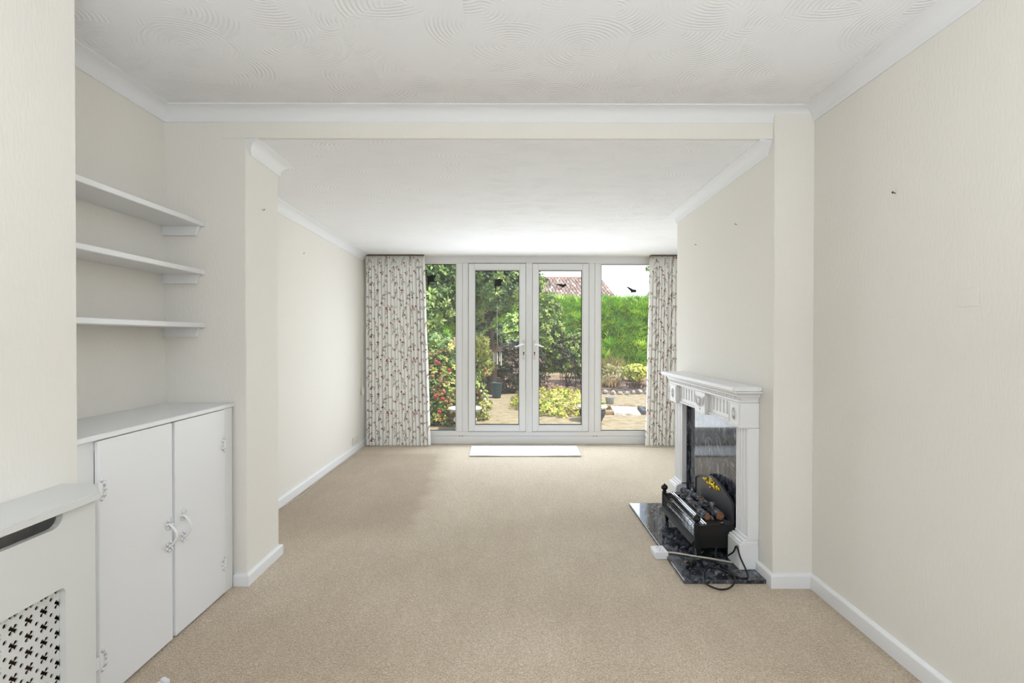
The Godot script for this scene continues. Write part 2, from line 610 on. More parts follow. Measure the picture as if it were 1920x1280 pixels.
# ------------------------------------------------------------------ camera and light
func setup_view() -> void:
	var cam := Camera3D.new()
	cam.name = "camera"
	cam.keep_aspect = Camera3D.KEEP_HEIGHT
	cam.fov = rad_to_deg(2.0 * atan(640.0 / 930.0))
	cam.near = 0.05
	cam.far = 200.0
	cam.position = Vector3(0, 1.3, 0)
	cam.rotation = Vector3(-0.0079, -0.0023, 0.0011)
	add_child(cam)
	cam.current = true
	var sky_mat := ProceduralSkyMaterial.new()
	sky_mat.sky_top_color = Color(0.80, 0.88, 0.98)
	sky_mat.sky_horizon_color = Color(0.97, 0.98, 1.0)
	sky_mat.sky_curve = 0.25
	sky_mat.ground_bottom_color = Color(0.42, 0.39, 0.33)
	sky_mat.ground_horizon_color = Color(0.60, 0.60, 0.56)
	sky_mat.sky_energy_multiplier = 1.35
	sky_mat.ground_energy_multiplier = 0.8
	var sky := Sky.new()
	sky.sky_material = sky_mat
	var env := Environment.new()
	env.background_mode = Environment.BG_SKY
	env.sky = sky
	env.tonemap_mode = Environment.TONE_MAPPER_LINEAR
	env.tonemap_exposure = 1.03
	env.sdfgi_enabled = true
	env.ssao_enabled = true
	env.ssil_enabled = true
	var we := WorldEnvironment.new()
	we.name = "world_environment"
	we.environment = env
	add_child(we)
	var sun := DirectionalLight3D.new()
	sun.name = "sun"
	sun.light_color = Color(1.0, 0.96, 0.88)
	sun.light_energy = 2.2
	sun.light_angular_distance = 0.6
	sun.shadow_enabled = true
	sun.sky_mode = DirectionalLight3D.SKY_MODE_LIGHT_ONLY
	add_child(sun)
	sun.look_at_from_position(Vector3(0.45, 0.83, 0.30) * 20.0, Vector3.ZERO, Vector3.UP)
	# added fill light facing up behind the camera, not the window itself
	area("upward_fill_light", P(0.45, 1.29, -0.80), P(0.45, 4.2, -0.792), Vector2(1.5, 0.6), 7.3, Color(0.925, 0.96, 1.0))
	# daylight coming in through the French doors and side windows, at the plane of the glass
	area("garden_daylight", P(0.31, 1.02, 5.975), P(0.31, 1.02, 0.0), Vector2(2.5, 1.6), 4.5, Color(0.93, 0.965, 1.0))

func area(called: String, at: Vector3, to: Vector3, size: Vector2, energy: float, c: Color) -> void:
	var a := AreaLight3D.new()
	a.name = called
	a.area_size = size
	a.light_energy = energy
	a.light_color = c
	a.shadow_enabled = true
	a.area_range = 20.0
	a.area_attenuation = 2.0
	add_child(a)
	a.look_at_from_position(at, to, Vector3.UP)

# ------------------------------------------------------------------ room shell
const XR := 1.5716       # right wall of the near room
const XC := 1.368        # chimney breast face
const XA := -1.809       # back of the alcove
const XN := -1.43        # wall beside the camera on the left
const XL := -1.386       # inner face of the left pier
const XF := -1.7735      # left wall of the far room
const XRF := 2.2         # right wall of the far room
const ZP := 2.6          # front of the archway
const ZPR := 2.575       # front of the right pier
const ZL2 := 2.96        # back of the left pier
const ZC := 4.087        # far end of the chimney breast
const ZB := 6.04         # window wall
const HN := 2.49
const ZREAR := -1.15

func hf(Z: float) -> float:      # the far ceiling sags a little towards the window
	return 2.336 - 0.0150 * (Z - 2.6)

func sheet_floor() -> void:
	var s := mb(Vector3.ZERO)
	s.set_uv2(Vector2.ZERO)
	rb(s, -2.2, 2.4, -0.12, -0.001, ZREAR - 0.2, ZB + 0.05)
	var n := Vector3.UP
	var q := [P(-2.1, 0, ZREAR), P(2.3, 0, ZREAR), P(2.3, 0, ZB), P(-2.1, 0, ZB)]
	var uv := []
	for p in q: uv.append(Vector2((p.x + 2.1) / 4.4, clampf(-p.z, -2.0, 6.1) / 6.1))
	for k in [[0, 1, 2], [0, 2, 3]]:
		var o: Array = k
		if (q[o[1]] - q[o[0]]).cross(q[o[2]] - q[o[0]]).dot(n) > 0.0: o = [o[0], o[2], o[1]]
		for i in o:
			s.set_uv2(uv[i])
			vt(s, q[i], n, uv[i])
	struct("floor", s, M.carpet, "tan cut-pile carpet covering the whole floor, painted paler towards the doors as if in daylight", "carpet")

func coving_profile() -> PackedVector2Array:
	# u away from the wall, v up from the ceiling line
	var p := PackedVector2Array([Vector2(0, 0), Vector2(0, -0.070), Vector2(0.007, -0.070), Vector2(0.010, -0.064)])
	for i in range(1, 8):
		var a := PI - PI / 2 * i / 8.0
		p.append(Vector2(0.066, -0.064 + 0.0) + Vector2(cos(a) * 0.056, sin(a) * 0.056))
	p.append(Vector2(0.064, -0.007))
	p.append(Vector2(0.070, -0.005))
	p.append(Vector2(0.070, 0))
	return p

func coving(called_label: String, from: Vector3, to: Vector3, out: Vector3, m0 := 0.0, m1 := 0.0, v0 := 0.0) -> void:
	var s := mb(Vector3.ZERO)
	prism(s, coving_profile(), from, out, Vector3.UP, to - from, true, Vector2(m0, v0), Vector2(m1, 0.0))
	O = Vector3.ZERO
	struct("trim", s, M.plaster, called_label, "coving")

func skirting(called: String, label: String, from: Vector3, to: Vector3, out: Vector3, m0 := 0.0, m1 := 0.0, h := 0.072) -> void:
	var s := mb(Vector3.ZERO)
	var p := PackedVector2Array([Vector2(0, 0), Vector2(0.018, 0), Vector2(0.018, h - 0.014)])
	p.append_array(arc2(Vector2(0.006, h - 0.014), 0.012, 0.25, PI / 2, 4))
	p.append(Vector2(0, h))
	prism(s, p, from, out, Vector3.UP, to - from, true, Vector2(m0, 0), Vector2(m1, 0))
	struct(called, s, M.trim, label, "skirting board")

func room_shell() -> void:
	sheet_floor()
	var s := mb(Vector3.ZERO)
	rb(s, -2.2, 2.4, HN, HN + 0.15, ZREAR - 0.2, ZP + 0.1)
	struct("ceiling", s, M.ceil, "white artex ceiling combed in swirls in front of the archway", "ceiling")
	s = mb(Vector3.ZERO)
	prism(s, PackedVector2Array([Vector2(2.62, hf(2.62)), Vector2(6.3, hf(6.3)), Vector2(6.3, 2.62), Vector2(2.62, 2.62)]), Vector3(-2.2, 0, 0), Vector3(0, 0, -1), Vector3.UP, Vector3(4.7, 0, 0))
	struct("ceiling", s, M.ceil_far, "lower white textured ceiling beyond the archway, running to the French doors", "ceiling")
	# left side
	s = mb(Vector3.ZERO)
	rb(s, -2.2, XN, 0, HN, ZREAR, 1.64, 0.004)
	struct("wall_left", s, M.wall, "cream embossed wallpaper on the projecting wall behind the radiator cover", "wall")
	s = mb(Vector3.ZERO)
	rb(s, -2.2, XA, 0, HN, 1.64, ZP)
	struct("wall_alcove", s, M.wall, "cream back wall of the alcove behind the three shelves", "wall")
	s = mb(Vector3.ZERO)
	rb(s, -2.2, XL, 0, HN, ZP, ZL2, 0.004)
	struct("wall_left", s, M.wall, "cream pier on the left side of the archway beside the shelves", "wall")
	s = mb(Vector3.ZERO)
	rb(s, -2.2, XF, 0, 2.45, ZL2, ZB + 0.26)
	struct("wall_left", s, M.wall, "pale left wall of the far room beside the floral curtain", "wall")
	# bulkhead over the archway
	s = mb(Vector3.ZERO)
	rb(s, XL - 0.02, XR + 0.1, hf(2.7) + 0.004, HN, ZP, ZP + 0.12)
	struct("wall_arch", s, M.wall, "cream bulkhead spanning the archway under the coving", "wall")
	s = mb(Vector3.ZERO)
	rb(s, -1.506, XC + 0.001, hf(2.6) + 0.002, 2.423, ZP - 0.005, ZP + 0.01, 0.002)
	struct("trim", s, M.wall, "thin cream fascia board along the bottom edge of the archway bulkhead", "fascia board")
	# right side
	s = mb(Vector3.ZERO)
	rb(s, XR, 2.4, 0, HN, ZREAR, ZPR + 0.02)
	struct("wall_right", s, M.wall, "cream embossed wallpaper on the long right wall near the camera", "wall")
	s = mb(Vector3.ZERO)
	rb(s, XC, 2.4, 0, HN, ZPR, ZC, 0.004)
	struct("wall_chimney", s, M.wall, "cream chimney breast and pier behind the white fire surround", "wall")
	s = mb(Vector3.ZERO)
	rb(s, XRF, 2.5, 0, 2.45, ZC, ZB + 0.26)
	struct("wall_right", s, M.wall, "right wall of the recess beyond the chimney breast", "wall")
	# window wall: lintel and reveals
	s = mb(Vector3.ZERO)
	rb(s, -2.2, 2.5, hf(ZB), 2.62, ZB, ZB + 0.26)
	rb(s, -2.2, XF + 0.06, 0, 2.4, ZB + 0.001, ZB + 0.26)
	rb(s, 2.08, 2.5, 0, 2.4, ZB + 0.001, ZB + 0.26)
	struct("wall_back", s, M.wall, "wall and lintel around the wide French door opening", "wall")
	# wall behind the camera with the front window
	s = mb(Vector3.ZERO)
	rb(s, -2.2, -1.05, 0, HN, ZREAR - 0.2, ZREAR)
	rb(s, 1.25, 2.4, 0, HN, ZREAR - 0.2, ZREAR)
	rb(s, -1.05, 1.25, 0, 0.75, ZREAR - 0.2, ZREAR)
	rb(s, -1.05, 1.25, 2.25, HN, ZREAR - 0.2, ZREAR)
	struct("wall_front", s, M.wall, "cream wall behind the camera around the front window", "wall")
	s = mb(Vector3.ZERO)
	for x in [[-1.05, -0.98], [0.065, 0.135], [1.18, 1.25]]: rb(s, x[0], x[1], 0.75, 2.25, ZREAR - 0.14, ZREAR - 0.07, 0.006)
	for y in [[0.75, 0.82], [2.18, 2.25]]: rb(s, -0.98, 1.18, y[0], y[1], ZREAR - 0.139, ZREAR - 0.071, 0.006)
	var w := struct("window_1", s, M.upvc, "white framed front window behind the camera", "window")
	s = mb(Vector3.ZERO)
	rb(s, -0.98, 1.18, 0.82, 2.18, ZREAR - 0.108, ZREAR - 0.102)
	part("pane", s, M.glass, w)
	# coving
	var U := Vector3.UP
	coving("white coving along the top of the right wall", P(XR, HN, ZREAR), P(XR, HN, ZP), Vector3.LEFT, 1.0, -1.0)
	coving("white coving across the archway bulkhead", P(XA, HN, ZP), P(XR, HN, ZP), Vector3.FORWARD * -1.0, 1.0, -1.0)
	coving("white coving above the alcove shelves", P(XA, HN, 1.64), P(XA, HN, ZP), Vector3.RIGHT, 1.0, -1.0)
	coving("white coving along the wall above the radiator cover", P(XN, HN, ZREAR), P(XN, HN, 1.64), Vector3.RIGHT, 1.0, 1.0)
	coving("white coving at the near end of the alcove", P(XA, HN, 1.64), P(XN, HN, 1.64), Vector3.FORWARD, 1.0, 1.0)
	coving("white coving along the left wall of the far room", P(XF, hf(ZL2), ZL2), P(XF, hf(ZB), ZB), Vector3.RIGHT, 1.0, 0.0)
	coving("white coving on the inner face of the left pier, its end cut to a point", P(XL, hf(ZP), ZP), P(XL, hf(ZL2), ZL2), Vector3.RIGHT, -0.15, 1.0, -0.67)
	coving("white coving on the back of the left pier", P(XF, hf(ZL2), ZL2), P(XL, hf(ZL2), ZL2), Vector3.FORWARD, 1.0, 1.0)
	coving("white coving along the chimney breast, its near end cut to a point", P(XC, hf(ZP), ZP), P(XC, hf(ZC), ZC), Vector3.LEFT, -0.15, 1.0, -0.67)
	coving("white coving at the far end of the chimney breast", P(XC, hf(ZC), ZC), P(XRF, hf(ZC), ZC), Vector3.FORWARD, -1.0, -1.0)
	coving("white coving on the right wall of the far recess", P(XRF, hf(ZC), ZC), P(XRF, hf(ZB), ZB), Vector3.LEFT, 1.0, 0.0)
	# skirting
	skirting("baseboard_right", "white skirting along the long right wall", P(XR, 0, ZREAR), P(XR, 0, ZPR), Vector3.LEFT, 0, -1.0, 0.074)
	skirting("baseboard_right", "white skirting on the front of the right pier", P(XC, 0, ZPR), P(XR, 0, ZPR), Vector3.BACK, -1.0, -1.0, 0.074)
	skirting("baseboard_chimney", "short white skirting between the right pier and the fire surround", P(XC, 0, ZPR), P(XC, 0, 2.735), Vector3.LEFT, -1.0, 0, 0.074)
	skirting("baseboard_chimney", "white skirting beyond the fire surround", P(XC, 0, 3.95), P(XC, 0, ZC), Vector3.LEFT, 0, 1.0, 0.074)
	skirting("baseboard_left", "white skirting on the front of the left pier", P(-1.449, 0, ZP), P(XL, 0, ZP), Vector3.BACK, 0, 1.0, 0.062)
	skirting("baseboard_left", "white skirting on the inner face of the left pier", P(XL, 0, ZP), P(XL, 0, ZL2), Vector3.RIGHT, -1.0, 1.0, 0.062)
	skirting("baseboard_left", "white skirting on the back of the left pier", P(XF, 0, ZL2), P(XL, 0, ZL2), Vector3.FORWARD, 1.0, 1.0, 0.062)
	skirting("baseboard_left", "white skirting along the left wall of the far room", P(XF, 0, ZL2), P(XF, 0, ZB), Vector3.RIGHT, 1.0, 0, 0.072)
	skirting("baseboard_right", "white skirting in the recess beyond the chimney breast", P(XRF, 0, ZC), P(XRF, 0, ZB), Vector3.LEFT, 0, 0, 0.072)

# ------------------------------------------------------------------ French doors and side lights
func glazing() -> void:
	var zf := ZB + 0.002
	# fixed frame
	var f := thing("door_frame", P(0.22, 0, ZB), "white plastic frame holding the French doors and their side windows", "door frame", "", "structure")
	var s := mb()
	rb(s, -1.75, 2.1, 0.0, 0.098, zf, zf + 0.09, 0.004)
	part("sill", s, M.upvc, f)
	s = mb()
	rb(s, -1.75, 2.1, 0.099, 0.150, zf + 0.006, zf + 0.08, 0.004)
	part("bottom_rail", s, M.upvc, f)
	s = mb()
	rb(s, -1.75, 2.1, 2.207, 2.30, zf + 0.006, zf + 0.08, 0.004)
	part("head", s, M.upvc, f)
	for x in [[-0.660, -0.592], [-0.590, -0.518], [0.950, 1.022], [1.024, 1.092], [-1.75, -1.60], [1.95, 2.1]]:
		s = mb()
		rb(s, x[0], x[1], 0.150, 2.207, zf + 0.006, zf + 0.08, 0.005)
		part("mullion", s, M.upvc, f)
	# small dark fixing pips on the rail joint
	for x in [-0.635, -0.60, 1.00, 1.035]:
		s = mb()
		rb(s, x, x + 0.02, 0.094, 0.101, zf - 0.001, zf + 0.01, 0.001)
		part("cap", s, M.steel, f)
	# side windows
	var gy := [[-1.60, -0.66, "window_2", "tall fixed side window left of the French doors, partly behind the curtain"], [1.092, 1.95, "window_3", "tall fixed side window right of the French doors, beside the right curtain"]]
	for g in gy:
		var w := thing(g[2], P((g[0] + g[1]) / 2, 0.15, ZB), g[3], "window", "", "structure")
		s = mb()
		frame_ring(s, g[0], g[1], 0.150, 2.207, 0.012, zf + 0.012, zf + 0.05, 0.003)
		part("bead", s, M.upvc, w)
		s = mb()
		frame_ring(s, g[0] + 0.012, g[1] - 0.012, 0.162, 2.195, 0.005, zf + 0.022, zf + 0.045)
		part("gasket", s, M.gasket, w)
		s = mb()
		rb(s, g[0] + 0.014, g[1] - 0.014, 0.164, 2.193, zf + 0.032, zf + 0.036)
		part("pane", s, M.glass, w)
	# door leaves
	for d in [[-0.514, 0.180, "door_1", "left leaf of the white French doors", 1.0], [0.262, 0.946, "door_2", "right leaf of the white French doors", -1.0]]:
		var w := thing(d[2], P((d[0] + d[1]) / 2, 0.16, ZB), d[3], "door", "", "structure")
		var fl: float = d[0]
		var fr: float = d[1]
		var z0 := zf - 0.012
		for x in [[fl, fl + 0.072], [fr - 0.072, fr]]:
			s = mb()
			rb(s, x[0], x[1], 0.158, 2.199, z0, z0 + 0.07, 0.005)
			part("stile", s, M.upvc, w)
		for y in [[0.158, 0.228], [2.125, 2.199]]:
			s = mb()
			rb(s, fl + 0.072, fr - 0.072, y[0], y[1], z0, z0 + 0.07, 0.005)
			part("rail", s, M.upvc, w)
		s = mb()
		frame_ring(s, fl + 0.072, fr - 0.072, 0.228, 2.125, 0.008, z0 + 0.01, z0 + 0.05, 0.003)
		part("bead", s, M.upvc, w)
		s = mb()
		frame_ring(s, fl + 0.080, fr - 0.080, 0.236, 2.117, 0.006, z0 + 0.02, z0 + 0.045)
		part("gasket", s, M.gasket, w)
		s = mb()
		rb(s, fl + 0.082, fr - 0.082, 0.238, 2.115, z0 + 0.034, z0 + 0.038)
		part("pane", s, M.glass, w)
		# lever handle on its long plate
		var sg: float = d[4]
		var hx := fr - 0.024 if sg > 0 else fl + 0.026
		s = mb()
		rb(s, hx - 0.014, hx + 0.014, 1.03, 1.27, z0 - 0.011, z0 + 0.001, 0.004)
		var h := part("handle_plate", s, M.socket, w)
		s = mb()
		var pts := smoothed([P(hx, 1.215, z0 - 0.01), P(hx, 1.215, z0 - 0.05), P(hx - sg * 0.03, 1.218, z0 - 0.056), P(hx - sg * 0.075, 1.196, z0 - 0.054), P(hx - sg * 0.11, 1.19, z0 - 0.05)], 6)
		tube(s, pts, 0.0085, 8)
		part("lever", s, M.upvc, h)
		s = mb()
		lathe(s, [Vector2(0, 0.004), Vector2(0.008, 0.004), Vector2(0.008, 0.0)], P(hx, 1.118, z0 - 0.0105), 12, Basis(Vector3.RIGHT, PI / 2))
		rb(s, hx - 0.004, hx + 0.004, 1.085, 1.118, z0 - 0.0145, z0 - 0.010)
		part("keyhole", s, M.dark_slot, h)
		for y in [1.255, 1.05]:
			s = mb()
			ball(s, P(hx, y, z0 - 0.011), Vector3(0.004, 0.004, 0.002), 8)
			part("screw", s, M.steel, h)
	# grooved meeting stile between the leaves
	var t := thing("door_frame", P(0.22, 0.16, ZB), "narrow grooved meeting post between the two door leaves", "door frame", "", "structure")
	s = mb()
	rb(s, 0.184, 0.258, 0.150, 2.207, zf - 0.016, zf + 0.06, 0.005)
	for x in [0.205, 0.232]: rb(s, x, x + 0.008, 0.155, 2.203, zf - 0.020, zf - 0.012, 0.003)
	part("post", s, M.upvc, t)
	O = Vector3.ZERO
	# bird silhouettes on the panes
	var hawk := [[920, 645], [960, 656], [1005, 636], [1060, 630], [1082, 647], [1135, 640], [1100, 690], [1072, 725], [1085, 760], [1110, 787], [1060, 786], [975, 790], [966, 850], [946, 960], [928, 966], [944, 850], [925, 780], [936, 700]]
	var swallow := [[325, 425], [400, 415], [450, 425], [480, 410], [496, 437], [470, 455], [440, 470], [400, 495], [425, 462], [385, 440]]
	var diver := [[1390, 455], [1430, 463], [1500, 500], [1530, 497], [1547, 520], [1536, 540], [1490, 541], [1428, 550], [1466, 535], [1452, 512]]
	for b in [[hawk, 850.0, 470.0, 12.0, Vector2.ZERO, "diving bird silhouette high on the left door pane"], [hawk, 850.0, 470.0, 12.0, Vector2(-126.0, -7.0), "diving bird silhouette on the left side window, half hidden by the curtain"], [swallow, 1000.0, 480.0, 8.0, Vector2.ZERO, "black bird sticker gliding high on the right door pane"], [diver, 1000.0, 480.0, 8.0, Vector2.ZERO, "black bird sticker with raised wing on the right side window"]]:
		var side: bool = b[4].x != 0.0 or b[0] == diver
		var Zs := zf + (0.030 if side else 0.020)
		var poly := PackedVector2Array()
		for q in b[0]:
			var px: float = b[1] + q[0] / b[3] + b[4].x
			var py: float = b[2] + q[1] / b[3] + b[4].y
			poly.append(Vector2((px - 957.86) / 930.0 * Zs, 1.3 - (py - 632.6) / 930.0 * Zs))
		var c := Vector2.ZERO
		for q in poly: c += q / poly.size()
		s = mb(P(c.x, c.y, Zs))
		prism(s, poly, P(0, 0, Zs), Vector3.RIGHT, Vector3.UP, Vector3(0, 0, -0.0012))
		solo("bird_sticker", s, M.bird, P(c.x, c.y, Zs), b[5], "window sticker", "bird stickers on the glass")

func frame_ring(s: SurfaceTool, x0: float, x1: float, y0: float, y1: float, w: float, Z0: float, Z1: float, ch := 0.0) -> void:
	rb(s, x0, x0 + w, y0, y1, Z0, Z1, ch)
	rb(s, x1 - w, x1, y0, y1, Z0, Z1, ch)
	rb(s, x0 + w, x1 - w, y0, y0 + w, Z0, Z1, ch)
	rb(s, x0 + w, x1 - w, y1 - w, y1, Z0, Z1, ch)

# ------------------------------------------------------------------ curtains
func curtain(x0t: float, x1t: float, x0b: float, x1b: float, folds: float, sd: int, label: String) -> void:
	var at := P((x0t + x1t) / 2, 0.012, 5.93)
	var c := thing("curtain", at, label, "curtain", "")
	var n := FastNoiseLite.new()
	n.seed = sd
	n.frequency = 1.0
	var W := 420
	var Hh := 26
	var top := hf(5.93) - 0.012
	var grid := []
	for j in Hh + 1:
		var t := float(j) / Hh                     # 0 top .. 1 bottom
		var y := lerpf(top, 0.012, t)
		var row := []
		var len := 0.0
		var last := Vector2.INF
		for i in W + 1:
			var u := float(i) / W
			var g := smoothstep(0.0, 0.10, t)
			var ph := TAU * (folds * u + 0.55 * n.get_noise_2d(u * 4.0, 0.0) * g + 0.12 * n.get_noise_2d(u * 5.0, t * 1.6))
			var dpt := (0.040 * pow(absf(sin(ph * 0.5)), 0.55) - 0.02) * (0.8 + 0.7 * n.get_noise_2d(u * 7.0, 3.0))
			var fine := 0.010 * sin(TAU * folds * 2.3 * u)
			var d := lerpf(fine, dpt, g) * (1.0 + 0.25 * t)
			var x := lerpf(lerpf(x0t, x0b, t), lerpf(x1t, x1b, t), u) + 0.006 * cos(ph) * g
			var q := Vector2(x, d)
			if last != Vector2.INF: len += last.distance_to(q)
			last = q
			row.append([P(x, y, 5.93 - d), len])
		grid.append(row)
	var s := mb()
	var total: float = grid[Hh / 2][W][1]
	for j in Hh:
		for i in W:
			var q := []
			for k in [[0, 0], [0, 1], [1, 1], [1, 0]]:
				var e = grid[j + k[0]][i + k[1]]
				s.set_smooth_group(0)
				q.append([e[0], Vector2(total * (i + k[1]) / W / 0.62 + sd * 0.37, (top - e[0].y) / 0.62)])
			for k in [[0, 1, 2], [0, 2, 3]]:
				for v in k:
					s.set_uv(q[v][1])
					s.add_vertex(q[v][0] - O)
	s.index()
	s.generate_normals()
	part("cloth", s, M.curtain, c)
	# dark heading tape and its track
	s = mb()
	var xs := minf(x0t, x1t)
	var xe := maxf(x0t, x1t)
	rb(s, xs + 0.01, xe + 0.0, top - 0.002, top + 0.008, 5.90, 5.955, 0.002)
	part("heading", s, M.curtain_edge, c)
	O = Vector3.ZERO

func curtains() -> void:
	curtain(-1.735, -1.035, -1.735, -0.965, 19.0, 3, "long off-white curtain with a pink rose print at the left wall")
	curtain(1.655, 2.16, 1.605, 2.16, 13.0, 8, "long off-white curtain with a pink rose print beside the chimney breast")
	var s := mb(P(-1.748, 0.62, 5.86))
	tube(s, smoothed([P(-1.748, 1.20, 5.87), P(-1.75, 0.9, 5.86), P(-1.748, 0.72, 5.86)], 6), 0.002, 6)
	var cord := thing("pull_cord", P(-1.748, 0.62, 5.86), "cream curtain pull cord with a small weight hanging at the left wall", "pull cord")
	part("cord", s, M.cable_white, cord)
	s = mb()
	lathe(s, [Vector2(0, 0.10), Vector2(0.006, 0.10), Vector2(0.014, 0.05), Vector2(0.017, 0.02), Vector2(0.014, 0.0), Vector2(0, 0.0)], P(-1.748, 0.62, 5.86), 12)
	part("weight", s, M.socket, cord)
	O = Vector3.ZERO

# ------------------------------------------------------------------ fitted furniture on the left
const XCAB := -1.4447

func rosette(s: SurfaceTool, c: Vector3, r: float, petals: int, sd: float) -> void:
	ball(s, c, Vector3(0.006, r * 0.42, r * 0.42), 8)
	for k in petals:
		var a := TAU * k / petals + sd
		ball(s, c + Vector3(0.001, sin(a), cos(a)) * Vector3(1, r * 0.72, r * 0.72), Vector3(0.0055, r * 0.33, r * 0.22), 6, Basis(Vector3.RIGHT, -a + PI / 2))

func pull(Z: float, y: float, h: float, door: Node3D) -> void:
	var s := mb()
	var x := XCAB
	for k in [-1.0, 1.0]:
		rosette(s, P(x + 0.004, y + k * h / 2, Z), 0.023, 6, 0.3 * k)
		# scrolled tails beyond each rosette
		tube(s, smoothed([P(x + 0.004, y + k * h * 0.5, Z), P(x + 0.010, y + k * (h * 0.5 + 0.018), Z + 0.010), P(x + 0.005, y + k * (h * 0.5 + 0.030), Z + 0.002)], 4), 0.0035, 6, true, 0.0015)
	tube(s, smoothed([P(x + 0.004, y + h / 2, Z), P(x + 0.018, y + h * 0.36, Z), P(x + 0.032, y + h * 0.14, Z), P(x + 0.034, y - h * 0.1, Z), P(x + 0.02, y - h * 0.38, Z), P(x + 0.004, y - h / 2, Z)], 6), 0.0055, 8)
	part("handle", s, M.white, door, "ornate white painted handle with flower ends")

func hinge(Z: float, y: float, dirn: float, door: Node3D) -> void:
	var s := mb()
	var x := XCAB + 0.0015
	tube(s, [P(x, y - 0.028, Z), P(x, y + 0.028, Z)], 0.0045, 8)
	for k in [-1.0, 1.0]:
		box(s, P(x - 0.003, y - 0.022, Z), P(x + 0.0015, y + 0.022, Z + k * 0.016), 0.001)
		if k == dirn:
			for e in [[0.02, 0.030, 0.011], [0.0, 0.036, 0.009], [-0.02, 0.030, 0.011], [0.034, 0.016, 0.008], [-0.034, 0.016, 0.008]]:
				ball(s, P(x, y + e[0], Z + k * e[1] * 0.8), Vector3(0.003, e[2], e[2]), 8)
	part("hinge", s, M.white, door)

func cupboard() -> void:
	var c := thing("cupboard", P(-1.63, 0, 2.12), "white fitted alcove cupboard with two plain doors below the shelves", "cupboard")
	var s := mb()
	var xb := XA + 0.001
	var xf := XCAB - 0.018
	# carcass: ends, floor, back
	rb(s, xb, xf - 0.02, 0.0, 0.93, 1.650, 1.668)
	rb(s, xb, xf - 0.02, 0.0, 0.93, 2.578, 2.596)
	rb(s, xb, xf - 0.02, 0.05, 0.068, 1.668, 2.578)
	part("carcass", s, M.white, c)
	s = mb()
	rb(s, xf - 0.02, xf, 0.0, 0.938, 1.645, 1.742, 0.002)
	rb(s, xf - 0.02, XCAB - 0.004, 0.0, 0.938, 2.512, 2.580, 0.003)
	rb(s, xf - 0.02, xf, 0.0, 0.938, 2.11, 2.15, 0.002)
	rb(s, xf - 0.02, xf, 0.9, 0.938, 1.742, 2.512, 0.002)
	part("face_frame", s, M.white, c)
	s = mb()
	rb(s, XA + 0.0005, XCAB, 0.938, 0.9576, 1.642, 2.597, 0.003)
	part("worktop", s, M.white, c, "plain white cupboard top")
	s = mb()
	rb(s, xf + 0.0005, XCAB, 0.008, 0.9345, 1.739, 2.118, 0.003)
	var d1 := part("door", s, M.white, c, "cupboard door nearer the radiator cover")
	pull(2.092, 0.463, 0.092, d1)
	hinge(1.737, 0.762, 1.0, d1)
	hinge(1.737, 0.158, 1.0, d1)
	s = mb()
	rb(s, xf + 0.0005, XCAB, 0.008, 0.9345, 2.136, 2.509, 0.003)
	var d2 := part("door", s, M.white, c, "cupboard door nearer the archway")
	pull(2.185, 0.468, 0.092, d2)
	hinge(2.511, 0.762, -1.0, d2)
	hinge(2.511, 0.160, -1.0, d2)
	O = Vector3.ZERO
	# shelves
	var tops := [1.900, 1.650, 1.374]
	var names := ["topmost of the three white alcove shelves", "middle of the three white alcove shelves", "lowest white alcove shelf, closest above the cupboard"]
	var first: Node3D
	for i in 3:
		if i == 0:
			first = thing("wall_shelf", P(-1.70, tops[0] - 0.024, 2.1), names[0], "shelf", "alcove shelves")
			s = mb()
			rb(s, XA + 0.0008, -1.597, tops[0] - 0.024, tops[0], 1.642, 2.5985, 0.003)
			part("board", s, M.white, first)
			for Z in [2.5765, 1.6425]:
				s = mb()
				var q := PackedVector2Array([Vector2(XA + 0.001, 0), Vector2(-1.622, 0), Vector2(-1.638, -0.047), Vector2(XA + 0.001, -0.047)])
				prism(s, q, Vector3(0, tops[0] - 0.0245, -Z), Vector3.RIGHT, Vector3.UP, Vector3(0, 0, -0.0215))
				part("bracket", s, M.white, first)
		else:
			var d: Node3D = first.duplicate()
			d.name = numbered("wall_shelf")
			add_child(d)
			d.position = P(-1.70, tops[i] - 0.024, 2.1)
			d.set_meta("label", names[i])
	O = Vector3.ZERO

